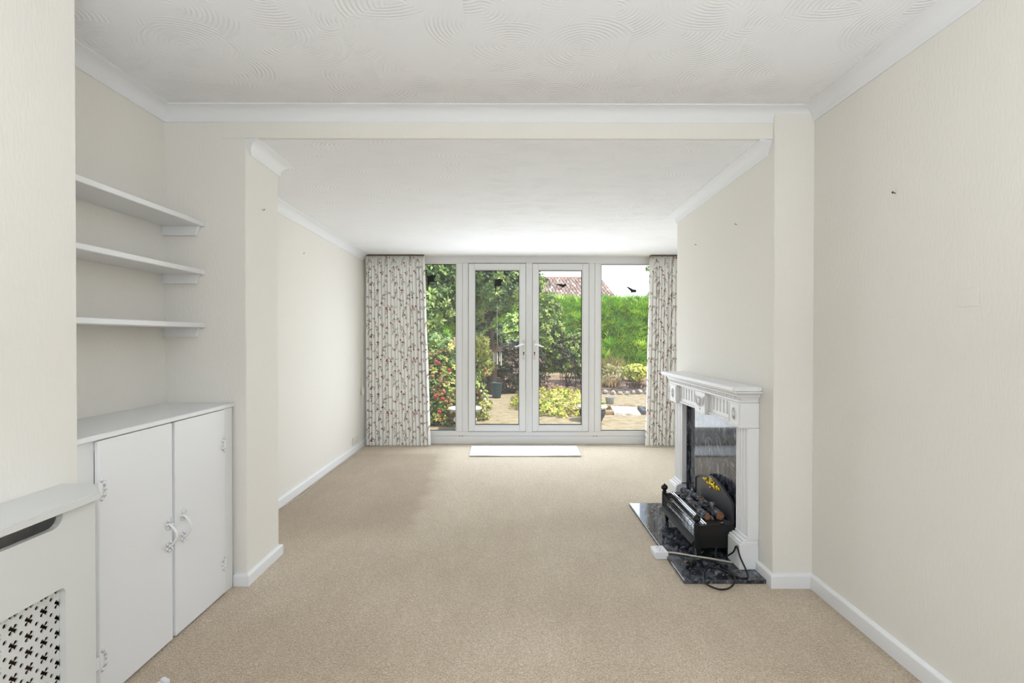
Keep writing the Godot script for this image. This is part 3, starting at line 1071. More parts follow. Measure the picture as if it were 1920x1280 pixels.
func radiator_cover() -> void:
	var r := thing("radiator_cover", P(-1.35, 0, 0.9), "pale grey-white radiator cover with a pierced grille under a chamfered top", "radiator cover")
	var xf := -1.26
	var xw := XN - 0.0
	var Zn := 0.25
	var Ze := 1.503
	# top with a clipped corner and rounded front edge
	var s := mb()
	var top := PackedVector2Array([Vector2(xw + 0.001, Zn), Vector2(-1.241, Zn), Vector2(-1.241, 1.501), Vector2(-1.340, 1.596), Vector2(xw + 0.001, 1.585)])
	prism(s, top, Vector3(0, 0.812, 0), Vector3.RIGHT, Vector3.FORWARD, Vector3(0, 0.016, 0))
	var inner := PackedVector2Array([Vector2(xw + 0.001, Zn), Vector2(-1.245, Zn), Vector2(-1.245, 1.499), Vector2(-1.3415, 1.592), Vector2(xw + 0.001, 1.581)])
	prism(s, inner, Vector3(0, 0.828, 0), Vector3.RIGHT, Vector3.FORWARD, Vector3(0, 0.005, 0))
	part("top_shelf", s, M.cover, r)
	# front board: slot under the top and a big opening, cut in two C shapes so that each outline is simple
	s = mb()
	var th := Vector3(-0.018, 0, 0)
	var U := Vector3.FORWARD
	var up := PackedVector2Array([Vector2(Zn, 0.811), Vector2(0.45, 0.811)])
	up.append_array(arc2(Vector2(0.485, 0.802), 0.033, PI, PI * 1.5, 6))
	up.append_array(arc2(Vector2(1.362, 0.802), 0.033, PI * 1.5, TAU, 6))
	up.append_array(PackedVector2Array([Vector2(1.395, 0.811), Vector2(Ze, 0.811), Vector2(Ze, 0.36), Vector2(1.402, 0.36)]))
	up.append_array(arc2(Vector2(1.386, 0.579), 0.016, 0, PI / 2, 5))
	up.append_array(arc2(Vector2(0.516, 0.579), 0.016, PI / 2, PI, 5))
	up.append_array(PackedVector2Array([Vector2(0.50, 0.36), Vector2(Zn, 0.36)]))
	prism(s, up, Vector3(xf, 0, 0), U, Vector3.UP, th)
	var dn := PackedVector2Array([Vector2(Zn, 0.36), Vector2(0.50, 0.36)])
	dn.append_array(arc2(Vector2(0.516, 0.136), 0.016, PI, PI * 1.5, 5))
	dn.append_array(arc2(Vector2(1.386, 0.136), 0.016, PI * 1.5, TAU, 5))
	dn.append_array(PackedVector2Array([Vector2(1.402, 0.36), Vector2(Ze, 0.36), Vector2(Ze, 0.002), Vector2(Zn, 0.002)]))
	prism(s, dn, Vector3(xf, 0, 0), U, Vector3.UP, th)
	part("front_panel", s, M.cover, r)
	for Z in [Zn, Ze - 0.018]:
		s = mb()
		rb(s, xw + 0.002, xf - 0.018, 0.002, 0.811, Z, Z + 0.018)
		part("side_panel", s, M.cover, r)
	# pierced grille: one diamond tile per hole, four-petalled flowers alternating with dots
	s = mb()
	var pitch := 0.0425
	var xg := xf - 0.0185
	var thick := 0.004
	var seg := 24
	var nx := int((1.47 - 0.44) / pitch)
	var ny := int((0.64 - 0.08) / pitch)
	for kind in 2:
		for i in nx + 1:
			for j in ny + 1:
				var cz := 1.452 - pitch * (i + 0.5 * kind) - 0.010
				var cy := 0.612 - pitch * (j + 0.5 * kind) - 0.022
				var hole := []
				var rim := []
				for k in seg:
					var a := TAU * k / seg
					var rr := 0.0056 if kind == 1 else 0.0050 + 0.0105 * pow(absf(sin(2.0 * a)), 0.55)
					var dd := pitch * 0.5 / (absf(cos(a)) + absf(sin(a)))
					hole.append(Vector2(cos(a), sin(a)) * minf(rr, dd * 0.93))
					rim.append(Vector2(cos(a), sin(a)) * dd)
				for k in seg:
					var l := (k + 1) % seg
					var q := []
					for e in [hole[k], rim[k], rim[l], hole[l]]: q.append(P(xg, cy + e.y, cz + e.x))
					face(s, q, Vector3.RIGHT)
					var w := Vector3(-thick, 0, 0)
					face(s, [q[0], q[3], q[3] + w, q[0] + w], P(xg, cy, cz) - q[0])
	part("grille", s, M.cover, r, "white grille pierced with flower-shaped holes")
	O = Vector3.ZERO
	# the radiator inside
	var rd := thing("radiator", P(-1.385, 0.15, 0.9), "panel radiator seen only through the holes, coloured brown for the dark inside its cover", "radiator")
	s = mb()
	rb(s, -1.40, -1.345, 0.10, 0.70, 0.30, 1.48, 0.008)
	for k in 24: rb(s, -1.345, -1.339, 0.13, 0.67, 0.36 + k * 0.0455, 0.385 + k * 0.0455, 0.003)
	part("panel", s, mat(Color(0.36, 0.26, 0.18), 0.7), rd)  # brown colour carries the shade inside the cover
	for Z in [0.6, 1.25]:
		s = mb()
		rb(s, XN + 0.001, -1.40, 0.4, 0.6, Z, Z + 0.03)
		part("bracket", s, M.black, rd)
	O = Vector3.ZERO

# ------------------------------------------------------------------ fireplace
func fluted(s: SurfaceTool, X: float, y0: float, y1: float, Z0: float, Z1: float, n: int, r: float, back: float) -> void:
	# a board whose front (towards -x) carries n upright round-bottomed grooves
	var p := PackedVector2Array([Vector2(Z0, 0)])
	var step := (Z1 - Z0) / n
	for k in n:
		var c := Z0 + step * (k + 0.5)
		for i in 7:
			var a := PI - PI * i / 6.0
			p.append(Vector2(c + cos(a) * r, -sin(a) * r * 0.8))
	p.append(Vector2(Z1, 0))
	p.append(Vector2(Z1, -back))
	p.append(Vector2(Z0, -back))
	prism(s, p, Vector3(X, y0, 0), Vector3.FORWARD, Vector3.LEFT, Vector3(0, y1 - y0, 0), true)

func fireplace() -> void:
	# hearth and back panel
	var s := mb(P(1.14, 0, 3.22))
	box(s, P(0.916, 0.0005, 2.605), P(1.367, 0.021, 3.83), 0.003)
	solo("hearth", s, M.marble, P(1.14, 0, 3.22), "polished charcoal marble hearth slab with white flecks on the carpet", "hearth")
	s = mb(P(1.36, 0.021, 3.32))
	box(s, P(1.354, 0.0215, 2.8685), P(1.3675, 0.8115, 3.7695), 0.001)
	box(s, P(1.338, 0.0215, 3.757), P(1.354, 0.8115, 3.7695))
	solo("back_panel", s, M.marble, P(1.36, 0.021, 3.32), "upright polished charcoal marble panel inside the white fire surround", "marble panel")
	# surround
	var f := thing("fire_surround", P(1.30, 0.021, 3.33), "white carved fire surround with dentils, fluted pilasters and an urn block", "fire surround")
	var Zn := 2.72
	var Zf := 3.94
	var back := 1.3675
	s = mb()
	box(s, P(1.207, 1.006, 2.69), P(back, 1.031, 3.985), 0.005)
	part("mantel_shelf", s, M.white, f)
	# bed moulding: coved course that returns round the near and far ends
	s = mb()
	var prof := PackedVector2Array([Vector2(0, 0), Vector2(0.052, 0), Vector2(0.052, -0.006)])
	for i in range(0, 6): prof.append(Vector2(0.052, -0.032) + Vector2(-0.030 * sin(PI / 2 * i / 5.0), 0.026 * cos(PI / 2 * i / 5.0)))
	prof.append(Vector2(0.016, -0.034))
	prof.append(Vector2(0, -0.034))
	prism(s, prof, P(1.272, 1.0055, Zn + 0.014), Vector3.LEFT, Vector3.UP, Vector3(0, 0, -(Zf - Zn - 0.028)), true, Vector2(-1, 0), Vector2(1, 0))
	prism(s, prof, P(1.272, 1.0055, Zn + 0.014), Vector3.BACK, Vector3.UP, Vector3(back - 1.272, 0, 0), true, Vector2(-1, 0), Vector2.ZERO)
	prism(s, prof, P(1.272, 1.0055, Zf - 0.014), Vector3.FORWARD, Vector3.UP, Vector3(back - 1.272, 0, 0), true, Vector2(-1, 0), Vector2.ZERO)
	box(s, P(1.272, 0.9715, Zn + 0.014), P(back, 1.0055, Zf - 0.014))
	part("bed_moulding", s, M.white, f)
	s = mb()
	for k in 52:
		var Z := Zn + 0.012 + k * (Zf - Zn - 0.024) / 51.5
		box(s, P(1.250, 0.9600, Z), P(1.272, 0.9712, Z + 0.0125), 0.001)
	part("dentil_course", s, M.white, f, "", "stuff")
	s = mb()
	box(s, P(1.266, 0.9595, Zn + 0.008), P(back, 0.9714, Zf - 0.008))
	box(s, P(1.258, 0.940, Zn + 0.004), P(back, 0.9596, Zf - 0.004), 0.005)
	part("bead", s, M.white, f)
	# frieze
	s = mb()
	fluted(s, 1.289, 0.846, 0.926, 2.875, 3.213, 7, 0.0125, 0.06)
	fluted(s, 1.289, 0.846, 0.926, 3.393, 3.765, 7, 0.0135, 0.06)
	for z in [[2.875, 3.213], [3.393, 3.765]]:
		box(s, P(1.2885, 0.926, z[0]), P(1.35, 0.941, z[1]))
		box(s, P(1.2885, 0.822, z[0]), P(1.35, 0.846, z[1]))
		box(s, P(1.279, 0.808, z[0]), P(1.35, 0.822, z[1]), 0.004)
	box(s, P(1.31, 0.812, 2.75), P(back, 0.94, 3.91))
	part("frieze", s, M.white, f)
	# corner blocks and centre block with carving
	for z in [[Zn, 2.872], [3.770, Zf]]:
		s = mb()
		var X := 1.2605
		box(s, P(X, 0.803, z[0]), P(back, 0.940, z[1]), 0.003)
		var zc: float = (z[0] + z[1]) / 2
		var hw: float = (z[1] - z[0]) / 2 - 0.012
		for e in [[0.815, 0.819], [0.925, 0.929]]: box(s, P(X - 0.003, e[0], zc - hw), P(X, e[1], zc + hw), 0.001)
		for e in [-hw, hw - 0.004]: box(s, P(X - 0.003, 0.815, zc + e), P(X, 0.929, zc + e + 0.004), 0.001)
		var b := part("corner_block", s, M.white, f)
		s = mb()
		var ring := []
		for k in 25: ring.append(P(X - 0.001, 0.872 + 0.036 * sin(TAU * k / 24), zc + 0.024 * cos(TAU * k / 24)))
		tube(s, ring, 0.003, 6, false)
		ball(s, P(X, 0.872, zc), Vector3(0.003, 0.033, 0.021), 12)
		ball(s, P(X - 0.002, 0.890, zc), Vector3(0.005, 0.007, 0.006), 8)
		ball(s, P(X - 0.002, 0.868, zc), Vector3(0.005, 0.018, 0.008), 8)
		ball(s, P(X - 0.002, 0.866, zc + 0.008), Vector3(0.004, 0.014, 0.004), 8)
		part("cameo", s, M.white, b)
	s = mb()
	box(s, P(1.2595, 0.800, 3.216), P(back, 0.941, 3.390), 0.003)
	var cb := part("centre_block", s, M.white, f)
	s = mb()
	var urn := [Vector2(0, 0.088), Vector2(0.010, 0.086), Vector2(0.020, 0.080), Vector2(0.030, 0.072), Vector2(0.026, 0.066), Vector2(0.030, 0.052), Vector2(0.024, 0.036), Vector2(0.009, 0.024), Vector2(0.006, 0.016), Vector2(0.014, 0.004), Vector2(0.015, 0.0), Vector2(0, 0)]
	urn.reverse()
	lathe(s, urn, P(1.2598, 0.822, 3.303), 16, Basis.from_scale(Vector3(0.28, 1, 1)))
	for k in [-1.0, 1.0]:
		tube(s, smoothed([P(1.256, 0.890, 3.303 + k * 0.026), P(1.255, 0.905, 3.303 + k * 0.042), P(1.255, 0.890, 3.303 + k * 0.050), P(1.256, 0.868, 3.303 + k * 0.032)], 5), 0.003, 6)
		tube(s, smoothed([P(1.257, 0.915, 3.303 + k * 0.075), P(1.256, 0.885, 3.303 + k * 0.068), P(1.256, 0.862, 3.303 + k * 0.055), P(1.257, 0.850, 3.303 + k * 0.03)], 5), 0.004, 6)
	part("urn", s, M.white, cb, "raised urn carving")
	# pilasters on plinths
	for z in [[Zn, 2.868], [3.770, Zf]]:
		s = mb()
		fluted(s, 1.305, 0.200, 0.802, z[0] + 0.012, z[1] - 0.006, 4, 0.0115, 0.062)
		box(s, P(1.3045, 0.186, z[0] + 0.0), P(back, 0.802, z[0] + 0.012), 0.002)
		box(s, P(1.309, 0.186, z[1] - 0.006), P(1.352, 0.802, z[1]), 0.001)
		box(s, P(1.300, 0.186, z[0]), P(back, 0.200, z[1]), 0.003)
		part("pilaster", s, M.white, f)
		s = mb()
		box(s, P(1.2600, 0.0215, z[0] + 0.0), P(back - 0.0005, 0.163, z[1]), 0.003)
		box(s, P(1.268, 0.163, z[0] + 0.002), P(back - 0.001, 0.175, z[1] - 0.002), 0.005)
		box(s, P(1.282, 0.175, z[0] + 0.003), P(back - 0.0015, 0.186, z[1] - 0.003), 0.004)
		tube(s, [P(1.275, 0.168, z[0] + 0.004), P(1.275, 0.168, z[1] - 0.004)], 0.010, 8)
		part("plinth", s, M.white, f)
	O = Vector3.ZERO

func electric_fire() -> void:
	var e := thing("electric_fire", P(1.19, 0.021, 3.18), "black electric fire with imitation logs and an arched back plate on the hearth", "electric fire")
	var Zn := 2.87
	var Zf := 3.49
	# case: floor, two ends, back box, ember tray
	var s := mb()
	box(s, P(1.09, 0.078, Zn), P(1.30, 0.208, Zn + 0.018), 0.003)
	box(s, P(1.09, 0.078, Zf - 0.018), P(1.30, 0.208, Zf), 0.003)
	box(s, P(1.09, 0.078, Zn + 0.018), P(1.30, 0.094, Zf - 0.018))
	box(s, P(1.17, 0.094, Zn + 0.018), P(1.30, 0.200, Zf - 0.018), 0.002)
	box(s, P(1.135, 0.206, Zn - 0.002), P(1.302, 0.2125, Zn + 0.085), 0.002)
	box(s, P(1.135, 0.206, Zf - 0.06), P(1.302, 0.2125, Zf + 0.002), 0.002)
	part("case", s, M.black, e)
	s = mb()
	prism(s, PackedVector2Array([Vector2(1.052, 0.098), Vector2(1.068, 0.118), Vector2(1.082, 0.118), Vector2(1.088, 0.078), Vector2(1.070, 0.078)]), Vector3(0, 0, -(Zn + 0.01)), Vector3.RIGHT, Vector3.UP, Vector3(0, 0, -(Zf - Zn - 0.02)))
	part("lower_rail", s, mat(Color(0.05, 0.05, 0.055), 0.75), e)
	for Z in [Zn - 0.002, Zf - 0.016]:
		s = mb()
		box(s, P(1.068, 0.076, Z), P(1.092, 0.216, Z + 0.02), 0.003)
		var p := part("post", s, M.black_satin, e)
		s = mb()
		lathe(s, [Vector2(0, 0), Vector2(0.016, 0), Vector2(0.017, 0.004), Vector2(0.010, 0.009), Vector2(0.009, 0.012), Vector2(0.018, 0.018), Vector2(0.0225, 0.028), Vector2(0.0225, 0.036), Vector2(0.018, 0.045), Vector2(0.009, 0.051), Vector2(0.005, 0.053), Vector2(0.004, 0.058), Vector2(0, 0.060)], P(1.083, 0.2155, Z + 0.01), 16)
		part("finial", s, M.black, p, "black ball finial")
	for Z in [Zn + 0.004, Zf - 0.034]:
		for x in [1.078, 1.262]:
			s = mb()
			prism(s, PackedVector2Array([Vector2(0, 0.078), Vector2(0.032, 0.078), Vector2(0.025, 0.0215), Vector2(0.007, 0.0215)]), P(x, 0, Z), Vector3.RIGHT, Vector3.UP, Vector3(0, 0, -0.03))
			part("foot", s, M.black, e)
	# reflector trough and heating rods
	s = mb()
	var pr := PackedVector2Array()
	for i in 9:
		var a := -PI / 2 + PI * 0.62 * i / 8.0
		pr.append(Vector2(1.108 + cos(a) * 0.058, 0.152 + sin(a) * 0.055))
	for i in range(8, -1, -1):
		var a := -PI / 2 + PI * 0.62 * i / 8.0
		pr.append(Vector2(1.108 + cos(a) * 0.060, 0.152 + sin(a) * 0.057))
	prism(s, pr, P(0, 0, Zn + 0.02), Vector3.RIGHT, Vector3.UP, Vector3(0, 0, -(Zf - Zn - 0.04)), true)
	part("reflector", s, mat(Color(0.62, 0.63, 0.66), 0.25, 1.0), e, "shiny curved reflector")
	for y in [[1.105, 0.130], [1.125, 0.166]]:
		s = mb()
		tube(s, [P(y[0], y[1], Zn + 0.06), P(y[0], y[1], Zf - 0.06)], 0.0062, 8)
		var rod := part("heating_rod", s, M.rod, e)
		for Z in [Zn + 0.022, Zf - 0.062]:
			s = mb()
			tube(s, [P(y[0], y[1], Z), P(y[0], y[1], Z + 0.04)], 0.010, 10)
			tube(s, [P(y[0], y[1], Z + 0.012), P(y[0], y[1], Z + 0.020)], 0.013, 10)
			part("rod_end", s, M.ceramic, rod)
	# wire guard: long bars bent over an arc, crossed by uprights
	var arcp := []
	for i in 12:
		var t := i / 11.0
		if t < 0.55: arcp.append(Vector2(1.071 + 0.004 * t, lerpf(0.110, 0.196, t / 0.55)))
		else:
			var a := (t - 0.55) / 0.45
			arcp.append(Vector2(1.073 + 0.072 * a, 0.196 + 0.017 * sin(a * PI / 2)))
	for q in arcp:
		s = mb()
		tube(s, [P(q.x, q.y, Zn + 0.016), P(q.x, q.y, Zf - 0.016)], 0.0017, 6, false)
		part("guard_bar", s, M.chrome if q.x > 1.12 else M.black_satin, e)
	for k in 9:
		var Z := Zn + 0.07 + k * 0.06
		s = mb()
		var pts := []
		for q in arcp: pts.append(P(q.x + 0.003, q.y - 0.002, Z))
		tube(s, pts, 0.0013, 5, false)
		part("guard_wire", s, M.black, e)
	s = mb()
	box(s, P(1.140, 0.204, Zn + 0.016), P(1.148, 0.216, Zf - 0.016), 0.002)
	box(s, P(1.126, 0.209, Zn + 0.016), P(1.130, 0.2145, Zf - 0.016), 0.001)
	part("guard_rail", s, M.chrome, e, "bright top rail of the guard")
	# ember bed and logs
	s = mb()
	var rg := RandomNumberGenerator.new()
	rg.seed = 17
	for k in 34:
		var r := rg.randf_range(0.010, 0.019)
		ball(s, P(rg.randf_range(1.16, 1.29), 0.205 + rg.randf() * 0.008, rg.randf_range(Zn + 0.09, Zf - 0.05)), Vector3(r, r * 0.7, r * 1.3), 7, Basis(Vector3.UP, rg.randf() * PI))
	part("ember_bed", s, M.log, e)
	var logs := [[P(1.180, 0.226, 2.962), P(1.184, 0.228, 3.30), 0.021], [P(1.252, 0.236, 2.955), P(1.245, 0.235, 3.22), 0.026], [P(1.252, 0.240, 3.245), P(1.205, 0.232, 3.47), 0.024], [P(1.262, 0.272, 3.06), P(1.165, 0.246, 3.13), 0.016], [P(1.190, 0.232, 3.28), P(1.270, 0.246, 3.44), 0.018]]
	for l in logs:
		s = mb()
		var a: Vector3 = l[0]
		var b: Vector3 = l[1]
		var pts := []
		for i in 7:
			pts.append(a.lerp(b, i / 6.0) + Vector3(rg.randfn(0, 0.0015), rg.randfn(0, 0.0015), 0))
		tube(s, pts, l[2], 12, true, l[2] * 0.9)
		ball(s, a.lerp(b, 0.45) + Vector3(-l[2] * 0.5, l[2] * 0.7, 0), Vector3(0.008, 0.006, 0.012), 7)
		var lg := part("log", s, M.log, e)
		s = mb()
		var d := (a - b).normalized()
		var bs := Basis.looking_at(d, Vector3.UP) * Basis(Vector3.RIGHT, -PI / 2)
		lathe(s, [Vector2(l[2] * 0.86, 0.0), Vector2(l[2] * 0.82, 0.002), Vector2(0, 0.003)], a, 14, bs)
		part("log_end", s, M.log_end, lg, "sawn orange-brown end of the log")
	# arched back plate: rim, sunk field and brass spray
	var arch := PackedVector2Array([Vector2(2.905, 0.206), Vector2(2.905, 0.322)])
	for i in range(0, 15):
		var t := i / 14.0
		arch.append(Vector2(lerpf(2.905, 3.505, t), 0.322 + 0.076 * pow(sin(PI * t), 0.8)))
	arch.append(Vector2(3.505, 0.206))
	var field := PackedVector2Array()
	var mid := Vector2(3.205, 0.30)
	for q in arch: field.append(Vector2(mid.x + (q.x - mid.x) * 0.935, 0.214 + (q.y - 0.206) * 0.895))
	s = mb()
	prism(s, arch, Vector3(1.316, 0, 0), Vector3.FORWARD, Vector3.UP, Vector3(-0.009, 0, 0))
	var fb := part("back_plate", s, M.fireback, e, "arched dark grey back plate")
	s = mb()
	for i in range(1, arch.size() - 2):
		tri(s, P(1.3068, arch[i].y, arch[i].x), P(1.3068, arch[i + 1].y, arch[i + 1].x), P(1.3068, field[i].y, field[i].x), Vector3.LEFT, Vector3.LEFT, Vector3.LEFT)
	var rim := PackedVector2Array()
	for i in range(0, arch.size()): rim.append(arch[i])
	for i in range(arch.size() - 1, -1, -1): rim.append(field[i])
	s = mb()
	prism(s, rim, Vector3(1.3072, 0, 0), Vector3.FORWARD, Vector3.UP, Vector3(-0.007, 0, 0))
	part("rim", s, M.fireback, fb)
	s = mb()
	for k in 46:
		var t := rg.randf_range(-1, 1)
		var w := (1.0 - absf(t)) * 0.024 + 0.003
		var z := 3.215 + t * 0.128
		var y := 0.352 + rg.randf_range(-1, 1) * w + (0.014 if absf(t) < 0.2 else 0.0)
		ball(s, P(1.303, y, z), Vector3(0.006, rg.randf_range(0.005, 0.010), rg.randf_range(0.007, 0.013)), 6, Basis(Vector3.RIGHT, rg.randf() * PI))
	ball(s, P(1.302, 0.325, 3.225), Vector3(0.006, 0.009, 0.008), 7)
	ball(s, P(1.302, 0.384, 3.205), Vector3(0.006, 0.011, 0.007), 7)
	part("emblem", s, M.brass, fb, "yellow brass spray of leaves and fruit")
	s = mb()
	box(s, P(1.222, 0.2125, Zn + 0.012), P(1.250, 0.216, Zn + 0.036), 0.001)
	var sw := part("switch_plate", s, M.black_satin, e)
	s = mb()
	box(s, P(1.229, 0.215, Zn + 0.017), P(1.243, 0.221, Zn + 0.031), 0.002, Basis(Vector3.BACK, 0.2))
	part("rocker", s, M.chrome, sw)
	# flex and plug
	s = mb()
	var c := [P(1.20, 0.09, 2.875), P(1.185, 0.035, 2.855), P(1.205, 0.055, 2.80), P(1.245, 0.100, 2.765), P(1.251, 0.146, 2.735), P(1.256, 0.10, 2.700), P(1.272, 0.045, 2.665), P(1.262, 0.0265, 2.628), P(1.225, 0.0265, 2.618), P(1.19, 0.0265, 2.66), P(1.155, 0.0265, 2.716), P(1.110, 0.0265, 2.742), P(1.065, 0.0265, 2.700), P(1.028, 0.0265, 2.63), P(1.02, 0.018, 2.572), P(1.075, 0.0085, 2.535), P(1.140, 0.012, 2.552), P(1.186, 0.0265, 2.608), P(1.190, 0.036, 2.672), P(1.160, 0.036, 2.775), P(1.110, 0.030, 2.825), P(1.065, 0.032, 2.812), P(1.040, 0.036, 2.790)]
	tube(s, smoothed(c, 7), 0.0046, 8)
	part("flex", s, M.rubber, e, "black power lead looped on the hearth")
	s = mb()
	box(s, P(0.985, 0.026, 2.742), P(1.036, 0.062, 2.792), 0.008, Basis(Vector3.UP, 0.5))
	tube(s, [P(1.030, 0.036, 2.785), P(1.048, 0.036, 2.795)], 0.008, 8, true, 0.005)
	var pl := part("plug", s, M.rubber, e, "black mains plug")
	for q in [[-0.011, 0.040, 0.044, 0.970], [0.011, 0.040, 0.044, 0.970], [0.0, 0.052, 0.058, 0.966]]:
		s = mb()
		box(s, P(0.985, q[1], 2.748 + q[0]), P(q[3], q[2], 2.754 + q[0]), 0.0005)
		part("pin", s, M.steel, pl)
	O = Vector3.ZERO

# ------------------------------------------------------------------ small things indoors
func small_things() -> void:
	# trailing socket
	var at := P(0.885, 0, 2.94)
	var t := thing("extension_socket", at, "white trailing double socket on the carpet at the hearth's edge", "extension socket")
	var turn := Basis(Vector3.UP, 0.06)
	var s := mb()
	box(s, at + Vector3(-0.038, 0.001, -0.048), at + Vector3(0.038, 0.036, 0.048), 0.004, turn)
	part("box", s, M.plastic, t)
	s = mb()
	box(s, at + Vector3(-0.037, 0.036, -0.047), at + Vector3(0.037, 0.044, 0.047), 0.004, turn)
	var fp := part("faceplate", s, M.plastic, t)
	s = mb()
	for z in [-0.022, 0.022]:
		for q in [[0.0, -0.007], [0.010, 0.006], [-0.010, 0.006]]:
			box(s, at + Vector3(q[0] - 0.0025, 0.0435, z + q[1] - 0.003), at + Vector3(q[0] + 0.0025, 0.0447, z + q[1] + 0.003))
	box(s, at + Vector3(-0.003, 0.0435, -0.004), at + Vector3(0.003, 0.0447, -0.001))
	part("pin_hole", s, M.dark_slot, fp, "", "stuff")
	s = mb()
	tube(s, smoothed([P(0.92, 0.022, 2.938), P(0.96, 0.028, 2.925), P(1.066, 0.0265, 2.885), P(1.16, 0.0265, 2.848), P(1.258, 0.0265, 2.80)], 8), 0.0052, 8)
	part("cable", s, M.cable_white, t, "cream cable lying across the hearth")
	O = Vector3.ZERO
	# mat at the doors
	s = mb(P(0.16, 0, 5.65))
	var W := 60
	for j in 8:
		for i in W:
			var q := []
			for k in [[0, 0], [0, 1], [1, 1], [1, 0]]:
				var u := float(i + k[1]) / W
				var v := float(j + k[0]) / 8
				var x := lerpf(-0.452, 0.770, u) + lerpf(0.0, lerpf(-0.014, 0.014, u), v)
				var lift := 0.004 * maxf(0.0, sin(u * 9.0 + 0.6)) * (1.0 - v) + 0.006 * smoothstep(0.85, 1.0, u) * (1.0 - v)
				q.append(P(x, 0.013 + lift, lerpf(5.40, 5.90, v)))
			var n := Vector3.UP
			tri(s, q[0], q[1], q[2], n, n, n)
			tri(s, q[0], q[2], q[3], n, n, n)
			if j == 0: face(s, [q[0], q[1], q[1] + Vector3(0, -0.009, 0.002), q[0] + Vector3(0, -0.009, 0.002)], Vector3.BACK)
	box(s, P(-0.450, 0.001, 5.408), P(0.765, 0.0085, 5.895), 0.003)
	solo("mat", s, mat(Color(0.86, 0.86, 0.86), 0.9), P(0.16, 0, 5.65), "thin white rectangular mat on the carpet in front of the French doors", "mat")
	# double socket on the left wall
	var ws := thing("wall_socket", P(XF, 0.12, 5.64), "white double socket low on the left wall near the curtain", "wall socket")
	s = mb()
	box(s, P(XF + 0.0005, 0.083, 5.545), P(XF + 0.010, 0.166, 5.735), 0.004)
	part("faceplate", s, M.socket, ws)
	for z in [5.60, 5.68]:
		s = mb()
		box(s, P(XF + 0.0095, 0.139, z - 0.006), P(XF + 0.013, 0.151, z + 0.006), 0.001)
		part("switch", s, M.plastic, ws)
	s = mb()
	for z in [5.60, 5.68]:
		for q in [[0.118, 0.0], [0.103, -0.011], [0.103, 0.011]]: box(s, P(XF + 0.0095, q[0], z + q[1] - 0.003), P(XF + 0.0108, q[0] + 0.006, z + q[1] + 0.003))
	part("pin_hole", s, M.dark_slot, ws, "", "stuff")
	O = Vector3.ZERO
	# thin cable along the left skirting
	s = mb(P(-1.73, 0, 4.8))
	var pts := [P(-1.752, 0.004, 3.4), P(-1.748, 0.004, 3.78), P(-1.715, 0.004, 4.0), P(-1.712, 0.004, 4.15), P(-1.742, 0.004, 4.5), P(-1.747, 0.004, 5.05), P(-1.728, 0.004, 5.33), P(-1.735, 0.004, 5.56), P(-1.70, 0.004, 5.72), P(-1.60, 0.004, 5.82), P(-1.40, 0.004, 5.875), P(-1.2, 0.004, 5.89)]
	tube(s, smoothed(pts, 6), 0.003, 6)
	solo("cable", s, M.cable_white, P(-1.73, 0, 4.8), "thin cream cable wandering along the left skirting to the curtain", "cable")
	s = mb(P(1.3, 0, 5.96))
	tube(s, smoothed([P(0.90, 0.004, 5.99), P(1.2, 0.004, 5.97), P(1.45, 0.004, 5.92), P(1.62, 0.004, 5.87), P(1.9, 0.004, 5.85)], 6), 0.003, 6)
	solo("cable", s, M.cable_white, P(1.3, 0, 5.96), "thin cream cable along the door sill below the right curtain", "cable")
	# small white plastic bracket standing on the carpet
	at = P(-1.285, 0, 1.838)
	var pb := thing("plastic_bracket", at, "small white plastic bracket lying on the carpet at the cupboard's foot", "bracket")
	s = mb()
	var tb := Basis(Vector3.UP, -0.5)
	box(s, at + Vector3(-0.018, 0.001, -0.009), at + Vector3(0.018, 0.030, 0.009), 0.003, tb)
	part("block", s, M.plastic, pb)
	s = mb()
	box(s, at + tb * Vector3(-0.018, 0.001, 0.002) + Vector3(-0.01, 0, 0), at + tb * Vector3(-0.010, 0.020, 0.05), 0.002, tb)
	part("arm", s, M.plastic, pb)
	O = Vector3.ZERO
	# blanking plate papered over, nail heads and hooks
	s = mb(P(XR, 1.44, 1.70))
	box(s, P(XR - 0.0025, 1.408, 1.663), P(XR - 0.0003, 1.471, 1.741), 0.0012)
	solo("blanking_plate", s, M.wall, P(XR, 1.44, 1.70), "small square plate papered over on the right wall", "blanking plate")
	for q in [[XR, 1.892, 2.029, -1.0, "dark picture nail in the right wall above the papered square plate"], [XC, 1.985, 3.004, -1.0, "picture nail on the chimney breast, the one nearer the pier"], [XC, 1.984, 3.659, -1.0, "picture nail on the chimney breast, the one nearer the window"], [XF, 2.016, 4.244, 1.0, "small picture nail high on the left wall of the far room"], [XL, 2.008, 2.774, 1.0, "small picture nail on the inner face of the left pier"]]:
		var p := P(q[0], q[1], q[2])
		s = mb(p)
		tube(s, [p, p + Vector3(q[3] * 0.012, 0.003, 0)], 0.0018, 6)
		lathe(s, [Vector2(0, 0), Vector2(0.0045, 0), Vector2(0.0045, 0.0015), Vector2(0, 0.002)], p + Vector3(q[3] * 0.011, 0.003, 0), 10, Basis(Vector3.BACK, -q[3] * PI / 2))
		solo("picture_nail", s, M.dark_slot if q[0] == XR else M.steel, p, q[4], "nail", "picture nails left in the walls")

# ------------------------------------------------------------------ garden
const G := -0.1
var leaf_cluster: ArrayMesh
var small_cluster: ArrayMesh
var frond: ArrayMesh
var blade: ArrayMesh

